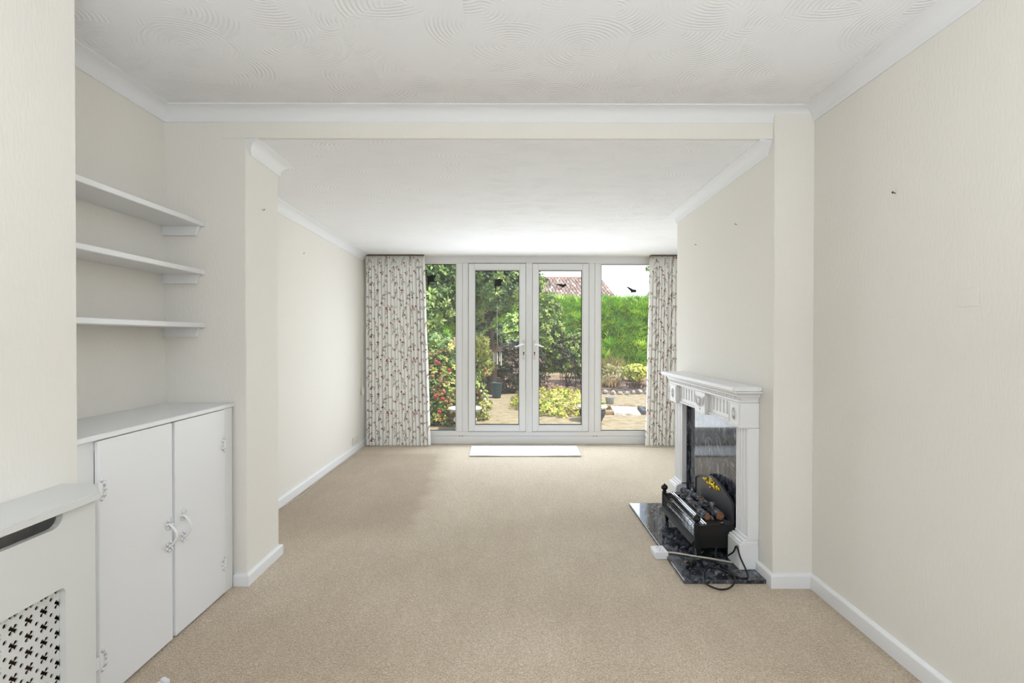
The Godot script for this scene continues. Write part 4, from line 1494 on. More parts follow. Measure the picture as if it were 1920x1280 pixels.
func leaf_shape(s: SurfaceTool, o: Vector3, dirn: Vector3, side: Vector3, l: float, w: float) -> void:
	# one folded, drooping leaf
	var up := side.cross(dirn).normalized()
	var a := o
	var m := o + dirn * l * 0.5 + up * l * 0.06
	var e := o + dirn * l - up * l * 0.12
	var lft := o + dirn * l * 0.45 + side * w + up * l * 0.13
	var rgt := o + dirn * l * 0.45 - side * w + up * l * 0.13
	for q in [[a, lft, m], [lft, e, m], [a, m, rgt], [m, e, rgt]]: face(s, q, up)

func make_leaves() -> void:
	var r := RandomNumberGenerator.new()
	r.seed = 2
	for kind in 2:
		var s := mb(Vector3.ZERO)
		for k in 7:
			var a := TAU * k / 7.0 + r.randf() * 0.4
			var el := r.randf_range(-0.3, 0.9)
			var d := Vector3(cos(a) * cos(el), sin(el), sin(a) * cos(el))
			var side := d.cross(Vector3.UP).normalized()
			side = side.rotated(d, r.randf_range(-0.6, 0.6))
			leaf_shape(s, d * 0.12, d, side, r.randf_range(0.75, 1.0), 0.24 if kind == 0 else 0.33)
		s.set_material(M.leaf)
		if kind == 0: leaf_cluster = s.commit()
		else: small_cluster = s.commit()
	var s := mb(Vector3.ZERO)
	for k in 9:
		var a := (k - 4) * 0.30 + r.randf_range(-0.08, 0.08)
		var d := Vector3(sin(a), cos(a), 0.35 + r.randf_range(-0.25, 0.25)).normalized()
		var l := r.randf_range(0.6, 1.0)
		leaf_shape(s, Vector3.ZERO, d, d.cross(Vector3.BACK).normalized(), l, 0.11)
	s.set_material(M.leaf)
	frond = s.commit()
	s = mb(Vector3.ZERO)
	for k in 5:
		var a := TAU * k / 5.0
		var d := Vector3(cos(a) * 0.22, 1, sin(a) * 0.22).normalized()
		leaf_shape(s, Vector3(cos(a), 0, sin(a)) * 0.04, d, Vector3(-sin(a), 0, cos(a)), r.randf_range(0.7, 1.0), 0.035)
	s.set_material(M.leaf)
	blade = s.commit()

func lin(r: float, g: float, b: float) -> Color:
	return Color(r, g, b).srgb_to_linear()

func foliage(root: Node3D, mesh: Mesh, c: Vector3, rad: Vector3, n: int, size: float, cols: Array, sd: int, shell := 0.55, lump := 0.35) -> void:
	var r := RandomNumberGenerator.new()
	r.seed = sd
	var nz := FastNoiseLite.new()
	nz.seed = sd
	nz.frequency = 1.6
	var where := []
	var tint := []
	while where.size() < n:
		var d := Vector3(r.randfn(), r.randfn(), r.randfn()).normalized()
		var k := lerpf(shell, 1.0, sqrt(r.randf())) * (1.0 + lump * nz.get_noise_3dv(d * 1.6))
		var p := c + d * rad * k
		if p.y < G + 0.02: continue
		var b := Basis(Vector3(r.randfn(), r.randfn() * 0.4, r.randfn()).normalized(), r.randf_range(-0.7, 0.7)) * Basis(Vector3.UP, r.randf() * TAU)
		b = Basis(Quaternion(Vector3.UP, (d + Vector3.UP * 0.5).normalized())) * b
		var sz := size * r.randf_range(0.7, 1.25)
		where.append(Transform3D(b.scaled(Vector3.ONE * sz), p - O))
		var q: Color = cols[r.randi() % cols.size()]
		tint.append(q * r.randf_range(0.75, 1.25))
	many("foliage", mesh, where, tint, root)

func stems(root: Node3D, base: Vector3, top: Vector3, spread: Vector3, n: int, r0: float, sd: int, m: Material) -> void:
	var r := RandomNumberGenerator.new()
	r.seed = sd
	var s := mb()
	for k in n:
		var b := base + Vector3(r.randf_range(-1, 1) * spread.x * 0.55, 0, r.randf_range(-1, 1) * spread.z * 0.55)
		var t := top + Vector3(r.randf_range(-1, 1) * spread.x, r.randf_range(-0.5, 0.3) * spread.y, r.randf_range(-1, 1) * spread.z)
		var mid := b.lerp(t, 0.5) + Vector3(r.randfn(), 0, r.randfn()) * 0.08
		tube(s, smoothed([b, mid, t], 4), r0 * r.randf_range(0.6, 1.1), 6, true, r0 * 0.3)
	part("stem", s, m, root, "", "stuff")

func shrub(called: String, label: String, at: Vector3, c: Vector3, rad: Vector3, mesh: Mesh, n: int, size: float, cols: Array, sd: int, nst := 6, r0 := 0.012, group := "") -> Node3D:
	var t := thing(called, at, label, "shrub", group)
	stems(t, at, c, rad * 0.7, nst, r0, sd, M.twig)
	foliage(t, mesh, c, rad, n, size, cols, sd)
	return t

func ground() -> void:
	var s := mb(Vector3.ZERO)
	box(s, Vector3(-45, -0.6, -6.31), Vector3(45, G, -70))
	struct("ground", s, M.lawn, "parched straw-coloured lawn outside the French doors", "lawn")
	# rockery bed: low mound of soil
	s = mb(P(2.6, G, 14.5))
	var N := 40
	for i in N:
		for ring in 5:
			var q := []
			for k in [[0, 0], [1, 0], [1, 1], [0, 1]]:
				var a: float = TAU * (i + k[0]) / N
				var e: float = (ring + k[1]) / 5.0
				var w := 1.0 + 0.08 * sin(a * 5.0) + 0.05 * sin(a * 9.0 + 1.0)
				q.append(P(2.4 + cos(a) * 4.2 * e * w, G + 0.004 + 0.16 * (1.0 - e * e) + 0.03 * sin(a * 7.0) * e * (1.0 - e), 15.4 + sin(a) * 3.1 * e * w))
			face(s, q, Vector3.UP)
	solo("ground", s, M.soil, P(2.6, G, 14.5), "bare pinkish-brown soil bed in front of the hedge", "flower bed", "", "structure")

func hedge() -> void:
	var at := P(2.0, G, 20.6)
	var t := thing("hedge", at, "tall clipped bright green conifer hedge across the back of the garden", "hedge")
	var s := mb()
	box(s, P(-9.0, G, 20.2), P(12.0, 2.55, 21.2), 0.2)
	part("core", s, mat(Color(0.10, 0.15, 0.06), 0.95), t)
	var r := RandomNumberGenerator.new()
	r.seed = 77
	var nz := FastNoiseLite.new()
	nz.frequency = 0.9
	nz.seed = 6
	var where := []
	var tint := []
	for k in 15000:
		var x := r.randf_range(-3.5, 8.5) if k % 4 else r.randf_range(-9.0, 12.0)
		var y := r.randf_range(G + 0.05, 2.85)
		var bump := 0.34 * nz.get_noise_2d(x * 1.3, y * 1.3) + 0.10 * nz.get_noise_2d(x * 4.0, y * 4.0)
		var Z := 20.15 - bump - r.randf() * 0.12
		var b := Basis(Vector3.UP, r.randfn(0, 0.5)) * Basis(Vector3.RIGHT, r.randf_range(0.1, 1.1)) * Basis(Vector3.BACK, r.randfn(0, 0.6))
		if y > 2.6:
			Z = r.randf_range(20.0, 21.3)
			y = 2.62 + 0.18 * nz.get_noise_2d(x * 2.0, 9.0) + r.randf() * 0.1
			b = Basis(Vector3.UP, r.randf() * TAU) * Basis(Vector3.RIGHT, r.randf_range(-0.6, 0.6))
		b = b.scaled(Vector3.ONE * r.randf_range(0.22, 0.46))
		where.append(Transform3D(b, P(x, y, Z) - O))
		var c := lin(0.60, 0.76, 0.30).lerp(lin(0.42, 0.62, 0.24), r.randf())
		if r.randf() < 0.18: c = lin(0.76, 0.84, 0.36)
		tint.append(c * 1.12 * (1.0 + 0.5 * nz.get_noise_2d(x * 2.5, y * 2.5)))
	many("foliage", frond, where, tint, t)
	O = Vector3.ZERO

func trees() -> void:
	# large broadleaf tree that shades the left of the lawn
	var at := P(-0.42, G, 12.2)
	var t := thing("tree", at, "large broad-leaved tree filling the top of the left door and side window", "tree")
	var s := mb()
	tube(s, smoothed([at, P(-0.46, 0.8, 12.2), P(-0.55, 1.7, 12.1), P(-0.8, 2.8, 11.9)], 5), 0.11, 10, true, 0.07)
	for b in [[P(-0.55, 1.7, 12.1), P(0.0, 2.4, 11.6), P(0.5, 3.0, 11.3)], [P(-0.52, 1.5, 12.1), P(-1.2, 2.1, 11.5), P(-2.0, 2.8, 11.0)], [P(-0.6, 2.0, 12.1), P(-0.5, 3.0, 12.6), P(-0.2, 4.0, 12.9)], [P(-0.55, 1.75, 12.1), P(-0.40, 1.95, 11.2), P(-0.29, 2.05, 10.35)], [P(-0.7, 2.4, 12.0), P(-1.4, 3.2, 11.2), P(-1.9, 4.2, 10.8)]]:
		tube(s, smoothed(b, 5), 0.06, 8, true, 0.02)
	part("trunk", s, M.bark, t)
	var lc := [lin(0.44, 0.56, 0.28), lin(0.55, 0.65, 0.36), lin(0.34, 0.47, 0.25), lin(0.66, 0.73, 0.44), lin(0.27, 0.39, 0.24)]
	foliage(t, leaf_cluster, P(-1.15, 3.35, 11.6), Vector3(1.75, 1.75, 1.5), 2300, 0.135, lc, 101, 0.5, 0.5)
	foliage(t, leaf_cluster, P(-1.9, 2.35, 10.3), Vector3(0.85, 1.15, 0.6), 800, 0.125, lc, 102, 0.4, 0.4)
	foliage(t, leaf_cluster, P(-0.35, 2.55, 11.0), Vector3(0.75, 0.62, 0.6), 520, 0.125, lc, 103, 0.4, 0.5)
	foliage(t, leaf_cluster, P(0.55, 2.72, 12.4), Vector3(0.38, 0.30, 0.4), 90, 0.115, lc, 104, 0.2, 0.5)
	# tree whose twig reaches into the top right corner
	at = P(5.0, G, 12.0)
	t = thing("tree", at, "small tree at the right whose twig shows in the top corner of the right window", "tree")
	s = mb()
	tube(s, smoothed([at, P(4.95, 1.5, 12.0), P(4.7, 2.8, 12.0), P(4.4, 3.6, 11.9)], 5), 0.07, 8, true, 0.03)
	tube(s, smoothed([P(4.75, 2.6, 12.0), P(4.1, 3.0, 11.9), P(3.35, 2.98, 11.8)], 5), 0.025, 6, true, 0.006)
	part("trunk", s, M.bark, t)
	foliage(t, small_cluster, P(4.75, 3.9, 12.0), Vector3(1.0, 1.2, 1.0), 500, 0.11, lc, 105)
	foliage(t, small_cluster, P(3.42, 2.97, 11.8), Vector3(0.24, 0.06, 0.15), 22, 0.09, lc, 106, 0.1)
	O = Vector3.ZERO

func roses() -> void:
	var at := P(-1.05, G, 8.2)
	var t := thing("rose_bush", at, "rose bush with pink and red blooms in the left side window", "rose bush")
	stems(t, at, P(-1.05, 0.7, 8.2), Vector3(0.5, 0.4, 0.4), 12, 0.009, 9, M.twig)
	var lc := [lin(0.52, 0.60, 0.30), lin(0.42, 0.52, 0.26), lin(0.66, 0.68, 0.36), lin(0.60, 0.44, 0.30), lin(0.32, 0.42, 0.22)]
	foliage(t, small_cluster, P(-1.2, 0.12, 8.1), Vector3(0.62, 0.36, 0.42), 420, 0.066, lc, 30, 0.2, 0.2)
	foliage(t, small_cluster, P(-1.08, 0.45, 8.2), Vector3(0.62, 0.75, 0.5), 900, 0.066, lc, 31, 0.3, 0.3)
	foliage(t, small_cluster, P(-1.3, 1.05, 8.6), Vector3(0.5, 0.35, 0.4), 330, 0.07, [lin(0.50, 0.62, 0.36), lin(0.62, 0.70, 0.46), lin(0.40, 0.52, 0.33)], 32, 0.3, 0.3)
	var r := RandomNumberGenerator.new()
	r.seed = 4
	# blooms where the photograph shows them: pixel column, row
	for q in [[817, 678, 0], [823, 681, 0], [842, 694, 0], [808, 688, 1], [816, 743, 0], [830, 748, 0], [824, 772, 0], [846, 758, 1], [826, 700, 1], [814, 731, 1], [812, 705, 1], [828, 712, 1], [836, 716, 1], [833, 733, 1], [840, 768, 1], [850, 740, 1], [806, 760, 1]]:
		var Z := 7.62 + r.randf() * 0.06
		var c := P((q[0] - 957.9) / 930.0 * Z, 1.3 - (q[1] - 632.6) / 930.0 * Z, Z)
		var s := mb()
		var rr := r.randf_range(0.024, 0.031) if q[2] == 0 else r.randf_range(0.012, 0.019)
		for k in 9:
			var a := TAU * k / 5.0
			var e := 0.75 if k < 5 else 0.4
			ball(s, c + Vector3(cos(a) * rr * e, sin(a) * rr * e, rr * (0.2 if k < 5 else 0.5)), Vector3(rr * 0.5, rr * 0.5, rr * 0.28), 6, Basis(Vector3(-sin(a), cos(a), 0), 0.6))
		part("bloom", s, M.rose if q[2] == 0 else M.rose_pink, t)
	var s := mb()
	for k in 3:
		var c := P(-1.0 + k * 0.045, 1.05 + k * 0.05, 8.0)
		for i in 26:
			var h := i / 26.0
			ball(s, c + Vector3(r.randf_range(-1, 1) * 0.045 * (1.1 - h), h * 0.15, r.randf_range(-1, 1) * 0.04 * (1.1 - h)), Vector3.ONE * 0.010, 5)
	part("plume", s, mat(Color(0.80, 0.66, 0.56), 0.9), t, "buff feathery plume")
	O = Vector3.ZERO
	# low border plant with white flowers below the left door pane
	at = P(-0.49, G, 8.42)
	t = shrub("border_plant", "low yellow-green border plant with white flowers at the foot of the left door", at, P(-0.50, 0.13, 8.42), Vector3(0.17, 0.32, 0.16), small_cluster, 150, 0.05, [lin(0.66, 0.68, 0.36), lin(0.50, 0.56, 0.28), lin(0.78, 0.76, 0.46)], 44, 5, 0.006)
	s = mb()
	for q in [[-0.42, 0.42], [-0.40, 0.33], [-0.53, 0.36], [-0.47, 0.47]]: ball(s, P(q[0] - 0.03, q[1] - 0.06, 8.25), Vector3(0.025, 0.025, 0.018), 7)
	part("flower", s, M.petal_white, t, "", "stuff")
	s = mb()
	ball(s, P(-0.53, 0.34, 8.25), Vector3(0.036, 0.03, 0.025), 8)
	ball(s, P(-0.51, 0.325, 8.245), Vector3(0.024, 0.022, 0.02), 8)
	part("bloom", s, M.rose, t, "single red bloom")
	O = Vector3.ZERO

func shrubs() -> void:
	var pale := [lin(0.66, 0.68, 0.40), lin(0.76, 0.76, 0.50), lin(0.54, 0.58, 0.32)]
	var dark := [lin(0.26, 0.30, 0.20), lin(0.32, 0.26, 0.24), lin(0.22, 0.28, 0.22), lin(0.40, 0.34, 0.30)]
	var mid := [lin(0.42, 0.54, 0.26), lin(0.52, 0.62, 0.30), lin(0.34, 0.45, 0.24), lin(0.60, 0.68, 0.34)]
	shrub("conical_shrub", "pale yellow-green feathery shrub at the left edge of the left door pane", P(-0.62, G, 9.3), P(-0.66, 0.90, 9.3), Vector3(0.28, 0.42, 0.28), frond, 420, 0.12, pale, 51, 5)
	shrub("shade_shrub", "added dark-leaved shrub standing in for the shade under the large tree", P(-0.85, G, 13.7), P(-0.8, 0.85, 13.7), Vector3(0.75, 1.0, 0.45), leaf_cluster, 620, 0.12, [lin(0.20, 0.28, 0.16), lin(0.26, 0.34, 0.20), lin(0.16, 0.22, 0.14)], 50, 8, 0.016)  # dark foliage added in place of shade below the canopy
	shrub("bronze_shrub", "dark bronze shrub in the shade under the large tree", P(-0.15, G, 12.6), P(-0.12, 0.42, 12.6), Vector3(0.75, 0.62, 0.45), small_cluster, 620, 0.085, dark, 52, 14, 0.012)
	shrub("bronze_shrub", "dark twiggy shrub seen through the right edge of the left door pane", P(0.45, G, 12.9), P(0.45, 0.55, 12.9), Vector3(0.45, 0.70, 0.4), small_cluster, 420, 0.08, dark, 53, 12, 0.012)
	shrub("bright_shrub", "sunlit bright green shrub far behind the trunk of the large tree", P(0.15, G, 16.2), P(0.2, 1.15, 16.2), Vector3(0.75, 0.9, 0.6), small_cluster, 620, 0.12, [lin(0.58, 0.70, 0.34), lin(0.68, 0.77, 0.40), lin(0.46, 0.60, 0.36)], 54, 6)
	shrub("grey_shrub", "blue-grey leafy shrub beside the bright green one", P(-0.05, G, 14.6), P(0.1, 0.72, 14.6), Vector3(0.6, 0.55, 0.45), small_cluster, 420, 0.10, [lin(0.50, 0.56, 0.48), lin(0.38, 0.46, 0.38), lin(0.62, 0.66, 0.56)], 55, 6)
	shrub("tall_shrub", "tall mid-green shrub at the left side of the right door pane", P(0.9, G, 13.6), P(0.92, 1.45, 13.6), Vector3(0.52, 1.20, 0.45), leaf_cluster, 800, 0.105, mid, 56, 9, 0.016)
	shrub("leafy_shrub", "leafy green shrub on bare stems in the middle of the right door pane", P(1.55, G, 13.4), P(1.5, 0.86, 13.4), Vector3(0.55, 0.48, 0.4), small_cluster, 560, 0.085, mid + dark, 57, 16, 0.013)
	shrub("leafy_shrub", "leafy green shrub on bare stems at the right edge of the right door pane", P(2.0, G, 13.9), P(1.98, 0.95, 13.9), Vector3(0.42, 0.62, 0.4), small_cluster, 480, 0.085, mid, 58, 12, 0.013)
	# ground cover
	var at := P(1.0, G, 10.4)
	var t := thing("ground_cover", at, "sprawling yellow-green ground cover plant beyond the right door pane", "ground cover")
	stems(t, at, P(1.0, 0.0, 10.4), Vector3(0.7, 0.1, 1.2), 20, 0.005, 61, M.twig)
	var yg := [lin(0.74, 0.76, 0.30), lin(0.84, 0.83, 0.44), lin(0.58, 0.64, 0.26), lin(0.66, 0.60, 0.38)]
	foliage(t, small_cluster, P(0.98, -0.02, 10.3), Vector3(0.95, 0.20, 1.65), 1900, 0.07, yg, 62, 0.2, 0.2)
	foliage(t, small_cluster, P(0.85, 0.02, 11.6), Vector3(0.45, 0.20, 0.4), 240, 0.07, [lin(0.56, 0.44, 0.42), lin(0.66, 0.54, 0.50)], 63, 0.2, 0.2)
	O = Vector3.ZERO
	at = P(3.55, G, 14.4)
	shrub("yellow_shrub", "small yellow-green shrub on a short trunk at the right of the right window", at, P(3.62, 0.30, 14.4), Vector3(0.36, 0.22, 0.3), small_cluster, 260, 0.08, [lin(0.76, 0.78, 0.36), lin(0.86, 0.85, 0.50), lin(0.60, 0.66, 0.30)], 64, 3, 0.03)
	shrub("grey_shrub", "wispy grey-green shrub left of the small yellow one", P(2.9, G, 14.8), P(3.0, 0.22, 14.8), Vector3(0.42, 0.26, 0.3), frond, 150, 0.10, [lin(0.70, 0.72, 0.52), lin(0.80, 0.78, 0.62)], 65, 8, 0.007)
	var r := RandomNumberGenerator.new()
	r.seed = 90
	for q in [[3.35, 17.2, 0.85, 26, "tall dry ornamental grass in front of the hedge", 0.62, 0.58, 0.40], [2.55, 13.5, 0.32, 40, "dry bleached grass tuft beside the stone bird ornament", 0.84, 0.76, 0.62], [2.75, 13.2, 0.26, 36, "dry tan grass tuft above the rockery stones", 0.74, 0.60, 0.46], [3.3, 13.1, 0.22, 34, "dark dried plant at the right end of the rockery stones", 0.46, 0.36, 0.32], [2.25, 12.9, 0.20, 30, "straw-coloured tuft at the left end of the rockery stones", 0.76, 0.64, 0.44], [1.2, 12.6, 0.24, 36, "purplish dried tuft behind the ground cover plant", 0.52, 0.42, 0.42]]:
		at = P(q[0], G, q[1])
		t = thing("grass_tuft", at, q[4], "grass", "")
		var where := []
		var tint := []
		for k in q[3]:
			var b := Basis(Vector3(r.randfn(), 0, r.randfn()).normalized(), r.randf_range(0.0, 0.6)) * Basis(Vector3.UP, r.randf() * TAU)
			where.append(Transform3D(b.scaled(Vector3.ONE * q[2] * r.randf_range(0.7, 1.2)), P(q[0] + r.randfn(0, q[2] * 0.35), G + 0.02 + 0.06, q[1] + r.randfn(0, 0.12)) - O))
			tint.append(lin(q[5], q[6], q[7]) * r.randf_range(0.8, 1.2))
		many("blades", blade, where, tint, t)
		var s := mb()
		ball(s, at + Vector3(0, 0.05, 0), Vector3(q[2] * 0.4, 0.06, q[2] * 0.3), 8)
		part("crown", s, M.soil, t)
	O = Vector3.ZERO

func lathe_thing(t: Node3D, called: String, prof: Array, o: Vector3, m: Material, seg := 24) -> MeshInstance3D:
	var s := mb()
	lathe(s, prof, o, seg)
	return part(called, s, m, t)

func garden_things() -> void:
	# two low stone bowls on the lawn
	var labels := ["low pale stone bird bath on the lawn in front of the rose bush", "low bird bath with a dark body and pale rim right of the ground cover plant"]
	var spots := [P(-0.69, G, 7.5), P(1.375, G, 8.35)]
	for i in 2:
		var t := thing("bird_bath", spots[i], labels[i], "bird bath", "stone bird baths")
		if i == 1: lathe_thing(t, "pedestal", [Vector2(0, 0), Vector2(0.16, 0), Vector2(0.17, 0.03), Vector2(0.20, 0.08), Vector2(0.225, 0.15), Vector2(0.215, 0.20), Vector2(0.15, 0.205)], spots[i], M.castdark)
		else: lathe_thing(t, "pedestal", [Vector2(0, 0), Vector2(0.15, 0), Vector2(0.16, 0.02), Vector2(0.15, 0.045), Vector2(0.09, 0.06), Vector2(0.09, 0.10), Vector2(0.165, 0.13), Vector2(0.18, 0.16), Vector2(0.165, 0.19), Vector2(0.09, 0.21), Vector2(0.075, 0.24), Vector2(0.10, 0.265), Vector2(0.12, 0.27)], spots[i], M.castone)
		lathe_thing(t, "bowl", [Vector2(0.09, 0.175), Vector2(0.17, 0.19), Vector2(0.235, 0.215), Vector2(0.255, 0.24), Vector2(0.250, 0.252), Vector2(0.225, 0.245), Vector2(0.15, 0.225), Vector2(0, 0.22)], spots[i] + Vector3(0, 0.09 if i == 0 else 0.0, 0), M.castone, 28)
	# bucket
	var t := thing("bucket", P(2.10, G, 10.5), "small grey metal bucket on the dry lawn below the rockery", "bucket")
	lathe_thing(t, "body", [Vector2(0, 0.0), Vector2(0.075, 0.0), Vector2(0.098, 0.13), Vector2(0.104, 0.134), Vector2(0.102, 0.14), Vector2(0.093, 0.138), Vector2(0.07, 0.02), Vector2(0, 0.02)], P(2.10, G, 10.5), mat(Color(0.60, 0.62, 0.66), 0.5, 0.3))
	var s := mb()
	var pts := []
	for k in 13: pts.append(P(2.10 + 0.10 * cos(PI * k / 12), G + 0.13 + 0.02 * sin(PI * k / 12), 10.5 - 0.09 * sin(PI * k / 12)))
	tube(s, pts, 0.004, 6)
	part("handle", s, M.steel, t)
	# white slab and its edging
	t = thing("paving_slab", P(2.15, G, 9.25), "loose white paving slab tilted on the lawn edge", "paving slab")
	s = mb()
	box(s, P(1.90, G + 0.002, 8.92), P(2.37, G + 0.06, 9.58), 0.006, Basis(Vector3.UP, -0.10) * Basis(Vector3.BACK, -0.02) * Basis(Vector3.RIGHT, 0.05))
	part("slab", s, M.paving, t)
	s = mb(P(2.46, G, 9.3))
	box(s, P(2.42, G, 9.0), P(2.50, G + 0.085, 9.6), 0.01, Basis(Vector3.UP, -0.12))
	solo("edging_stone", s, M.slate, P(2.46, G, 9.3), "dark slate edging stone leaning against the white paving slab", "edging stone", "lawn edging stones")
	var ed := [[1.72, 9.05, 0.34, 0.05, "timber"], [1.75, 9.75, 0.50, -0.10, "soil"], [2.25, 9.78, 0.42, 0.04, "soil"], [2.72, 9.62, 0.36, 0.12, "soil"]]
	var el := ["short timber edging length left of the white paving slab", "brown edging stone behind the bird bath", "brown edging stone behind the white paving slab", "brown edging stone right of the white paving slab"]
	for i in 4:
		var q = ed[i]
		s = mb(P(q[0], G, q[1]))
		box(s, P(q[0] - q[2] / 2, G, q[1] - 0.05), P(q[0] + q[2] / 2, G + 0.07, q[1] + 0.05), 0.012, Basis(Vector3.UP, q[3] * 2.0))
		solo("edging_stone", s, M.timber if i == 0 else M.soil, P(q[0], G, q[1]), el[i], "edging stone", "lawn edging stones")
	# rockery stones
	var r := RandomNumberGenerator.new()
	r.seed = 33
	var nz := FastNoiseLite.new()
	nz.frequency = 0.8
	for k in 13:
		var x := 2.0 + k * 0.172 + r.randf_range(-0.008, 0.008)
		var Z := 12.25 + r.randf_range(-0.14, 0.14)
		var rd := Vector3(r.randf_range(0.060, 0.070), r.randf_range(0.05, 0.075), r.randf_range(0.060, 0.070))
		var at := P(x, G, Z)
		s = mb(at)
		var tb := Basis(Vector3.UP, r.randf() * PI)
		var seg := 9
		for j in 6:
			for i in seg:
				var q := []
				for e in [[0, 0], [1, 0], [1, 1], [0, 1]]:
					var a: float = TAU * ((i + e[0]) % seg) / seg
					var b: float = -PI / 2 + PI * (j + e[1]) / 6.0
					var d := Vector3(cos(a) * cos(b), sin(b), sin(a) * cos(b))
					q.append(at + Vector3(0, rd.y * 0.7, 0) + tb * (d * rd * (1.0 + 0.45 * nz.get_noise_3dv(d * 1.4 + Vector3(k * 5.0, 0, 0)))))
				if j == 0: q = [q[0], q[2], q[3]]
				elif j == 5: q = [q[0], q[1], q[2]]
				face(s, q, tb * (q[0] + q[2] - 2.0 * (at + Vector3(0, rd.y * 0.7, 0))))
		solo("rock", s, M.stone, at, "%s grey stone from the left in the low row along the front of the rockery" % ["first", "second", "third", "fourth", "fifth", "sixth", "seventh", "eighth", "ninth", "tenth", "eleventh", "twelfth", "last"][k], "rock", "row of rockery stones")
	# teal pot under the tree
	t = thing("plant_pot", P(-0.33, G, 11.5), "dark teal glazed pot standing in the shade under the large tree", "plant pot")
	lathe_thing(t, "body", [Vector2(0, 0.0), Vector2(0.09, 0.0), Vector2(0.105, 0.05), Vector2(0.13, 0.31), Vector2(0.142, 0.33), Vector2(0.142, 0.36), Vector2(0.125, 0.36), Vector2(0.118, 0.31), Vector2(0, 0.31)], P(-0.33, G, 11.5), M.teal)
	# wind chime hung from the tree
	var c := P(-0.285, 1.02, 10.4)
	t = thing("wind_chime", c, "wind chime of pale tubes hanging under the large tree", "wind chime")
	lathe_thing(t, "canopy", [Vector2(0.135, 0.0), Vector2(0.13, 0.01), Vector2(0.07, 0.05), Vector2(0.03, 0.11), Vector2(0.015, 0.14), Vector2(0, 0.145)], c, M.bark, 16)
	s = mb()
	tube(s, [c + Vector3(0, 0.14, 0), P(-0.29, 2.05, 10.4)], 0.003, 5)
	part("cord", s, M.cable_white, t)
	for k in 5:
		var a := TAU * k / 5.0 + 0.3
		var p := c + Vector3(cos(a) * 0.085, -0.03, sin(a) * 0.085)
		s = mb()
		tube(s, [p, p + Vector3(0, -0.27 + 0.02 * k, 0)], 0.011, 8)
		tube(s, [p + Vector3(0, 0.035, 0), p], 0.002, 5)
		part("chime_tube", s, M.castone, t)
	# post
	t = thing("post", P(0.66, G, 11.7), "short dark wooden post behind the ground cover plant", "post")
	s = mb()
	box(s, P(0.615, G, 11.66), P(0.705, G + 0.50, 11.74), 0.012)
	part("shaft", s, mat(Color(0.13, 0.15, 0.15), 0.9), t)
	s = mb()
	box(s, P(0.605, G + 0.50, 11.65), P(0.715, G + 0.53, 11.75), 0.01)
	part("cap", s, mat(Color(0.16, 0.17, 0.17), 0.9), t)
	# bench and bird ornament at the back
	t = thing("garden_bench", P(2.85, G, 15.8), "low wooden garden bench in front of the hedge", "bench")
	s = mb()
	box(s, P(2.35, 0.21, 15.70), P(3.22, 0.26, 15.98), 0.01)
	part("seat", s, M.timber, t)
	for x in [2.50, 3.08]:
		s = mb()
		box(s, P(x, G + 0.1, 15.75), P(x + 0.07, 0.21, 15.93), 0.01)
		part("leg", s, M.timber, t)
	var b := P(2.42, G + 0.05, 13.75)
	t = thing("bird_ornament", b, "grey and white stone bird ornament standing on the soil bed", "garden ornament")
	s = mb()
	ball(s, b + Vector3(0, 0.20, 0), Vector3(0.06, 0.13, 0.07), 12, Basis(Vector3.BACK, -0.5))
	tube(s, smoothed([b + Vector3(0.05, 0.29, 0), b + Vector3(0.085, 0.36, 0), b + Vector3(0.07, 0.42, 0), b + Vector3(0.10, 0.45, 0)], 4), 0.025, 8, true, 0.02)
	ball(s, b + Vector3(0.11, 0.455, 0), Vector3(0.035, 0.026, 0.026), 8)
	part("body", s, M.slate, t)
	s = mb()
	ball(s, b + Vector3(0.03, 0.15, 0.04), Vector3(0.045, 0.08, 0.05), 10)
	part("breast", s, M.castone, t)
	s = mb()
	tube(s, [b + Vector3(0.14, 0.455, 0), b + Vector3(0.20, 0.445, 0)], 0.010, 6, true, 0.002)
	part("beak", s, M.castone, t)
	s = mb()
	for k in [-0.02, 0.03]: tube(s, [b + Vector3(k, 0.1, 0), b + Vector3(k, 0.0, 0)], 0.01, 6)
	lathe(s, [Vector2(0, -0.03), Vector2(0.09, -0.03), Vector2(0.09, 0.0), Vector2(0, 0.0)], b, 12)
	part("base", s, M.stone, t)
	O = Vector3.ZERO

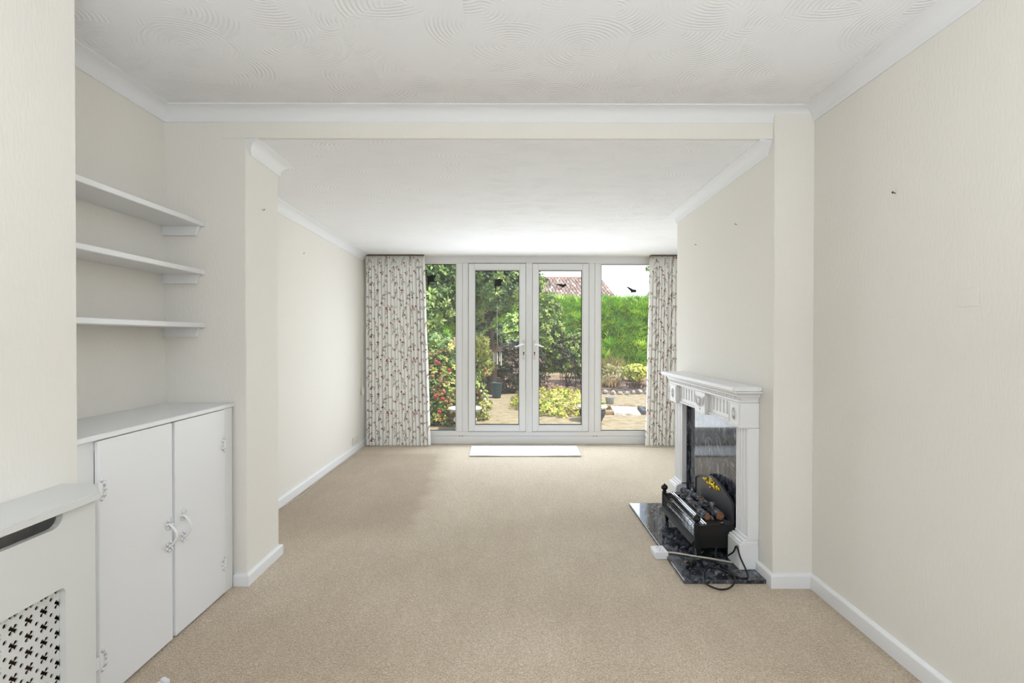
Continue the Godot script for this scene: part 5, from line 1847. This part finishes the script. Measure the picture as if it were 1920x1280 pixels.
func house(x0: float, x1: float, xe0: float, xe1: float, Zr: float, yr: float, Ze: float, ye: float, label: String, sd: int) -> void:
	# hipped tiled roof on a brick house; ridge x0..x1 at Zr, eaves xe0..xe1 at Ze and its mirror
	var at := P((xe0 + xe1) / 2, G, Zr)
	var t := thing("house", at, label, "house", "houses beyond the hedge")
	var Zk := 2.0 * Zr - Ze
	var s := mb()
	rb(s, xe0 + 0.4, xe1 - 0.4, G, ye, Ze + 0.4, Zk - 0.4)
	part("wall", s, M.brick, t)
	var R0 := P(x0, yr, Zr)
	var R1 := P(x1, yr, Zr)
	var A := P(xe0, ye, Ze)
	var B := P(xe1, ye, Ze)
	var C := P(xe1, ye, Zk)
	var D := P(xe0, ye, Zk)
	s = mb()
	face(s, [A, B, R1, R0], Vector3(0, 1, 1))
	face(s, [B, C, R1], Vector3(1, 1, 0))
	face(s, [C, D, R0, R1], Vector3(0, 1, -1))
	face(s, [D, A, R0], Vector3(-1, 1, 0))
	face(s, [A, B, C, D], Vector3.DOWN)
	var rf := part("roof", s, mat(Color(0.52, 0.43, 0.40), 0.9), t)
	# tiles on the two slopes that can be seen
	s = mb(Vector3.ZERO)
	box(s, Vector3(-0.5, 0, -0.5), Vector3(0.5, 0.5, 0.5), 0.08)
	s.set_material(M.tile)
	var tm := s.commit()
	O = at
	var r := RandomNumberGenerator.new()
	r.seed = sd
	var where := []
	var tint := []
	for slope in [[A, B, R1, R0], [B, C, R1, R1], [D, A, R0, R0]]:
		var a: Vector3 = slope[0]
		var b: Vector3 = slope[1]
		var mid: Vector3 = (slope[3] + slope[2]) / 2
		var along := (b - a).normalized()
		var up: Vector3 = (slope[3] - a) - along * (slope[3] - a).dot(along)
		var L := up.length()
		up = up.normalized()
		var n := along.cross(up).normalized()
		if n.y < 0: n = -n
		var rows := int(L / 0.21)
		for j in rows:
			var f := (j + 0.5) / rows
			var l: Vector3 = a.lerp(slope[3], f)
			var e: Vector3 = b.lerp(slope[2], f)
			var w := l.distance_to(e)
			var cnt := int(w / 0.25)
			for i in cnt:
				var p := l.lerp(e, (i + 0.5) / maxf(cnt, 1.0)) + n * 0.02
				where.append(Transform3D(Basis(along * 0.205, n * 0.12, -up * 0.235) * Basis(Vector3.RIGHT, 0.10), p - O))
				tint.append(lin(0.44, 0.36, 0.34).lerp(lin(0.62, 0.56, 0.53), r.randf()) * r.randf_range(0.7, 1.3))
	many("roof_tiles", tm, where, tint, rf)
	O = at
	s = mb()
	tube(s, [R0, R1], 0.12, 8)
	part("ridge_cap", s, mat(Color(0.58, 0.47, 0.43), 0.9), rf)
	O = Vector3.ZERO

func _ready() -> void:
	setup_view()
	make_materials()
	room_shell()
	glazing()
	curtains()
	cupboard()
	radiator_cover()
	fireplace()
	electric_fire()
	small_things()
	make_leaves()
	ground()
	hedge()
	trees()
	roses()
	shrubs()
	garden_things()
	house(-5.0, 6.8, -7.0, 8.9, 38.0, 5.84, 34.0, 1.9, "brick house with a brown tiled roof rising behind the hedge", 71)
	house(12.4, 16.0, 10.3, 18.0, 41.0, 6.6, 37.5, 2.0, "second tiled house, its roof slope just showing beside the right curtain", 72)
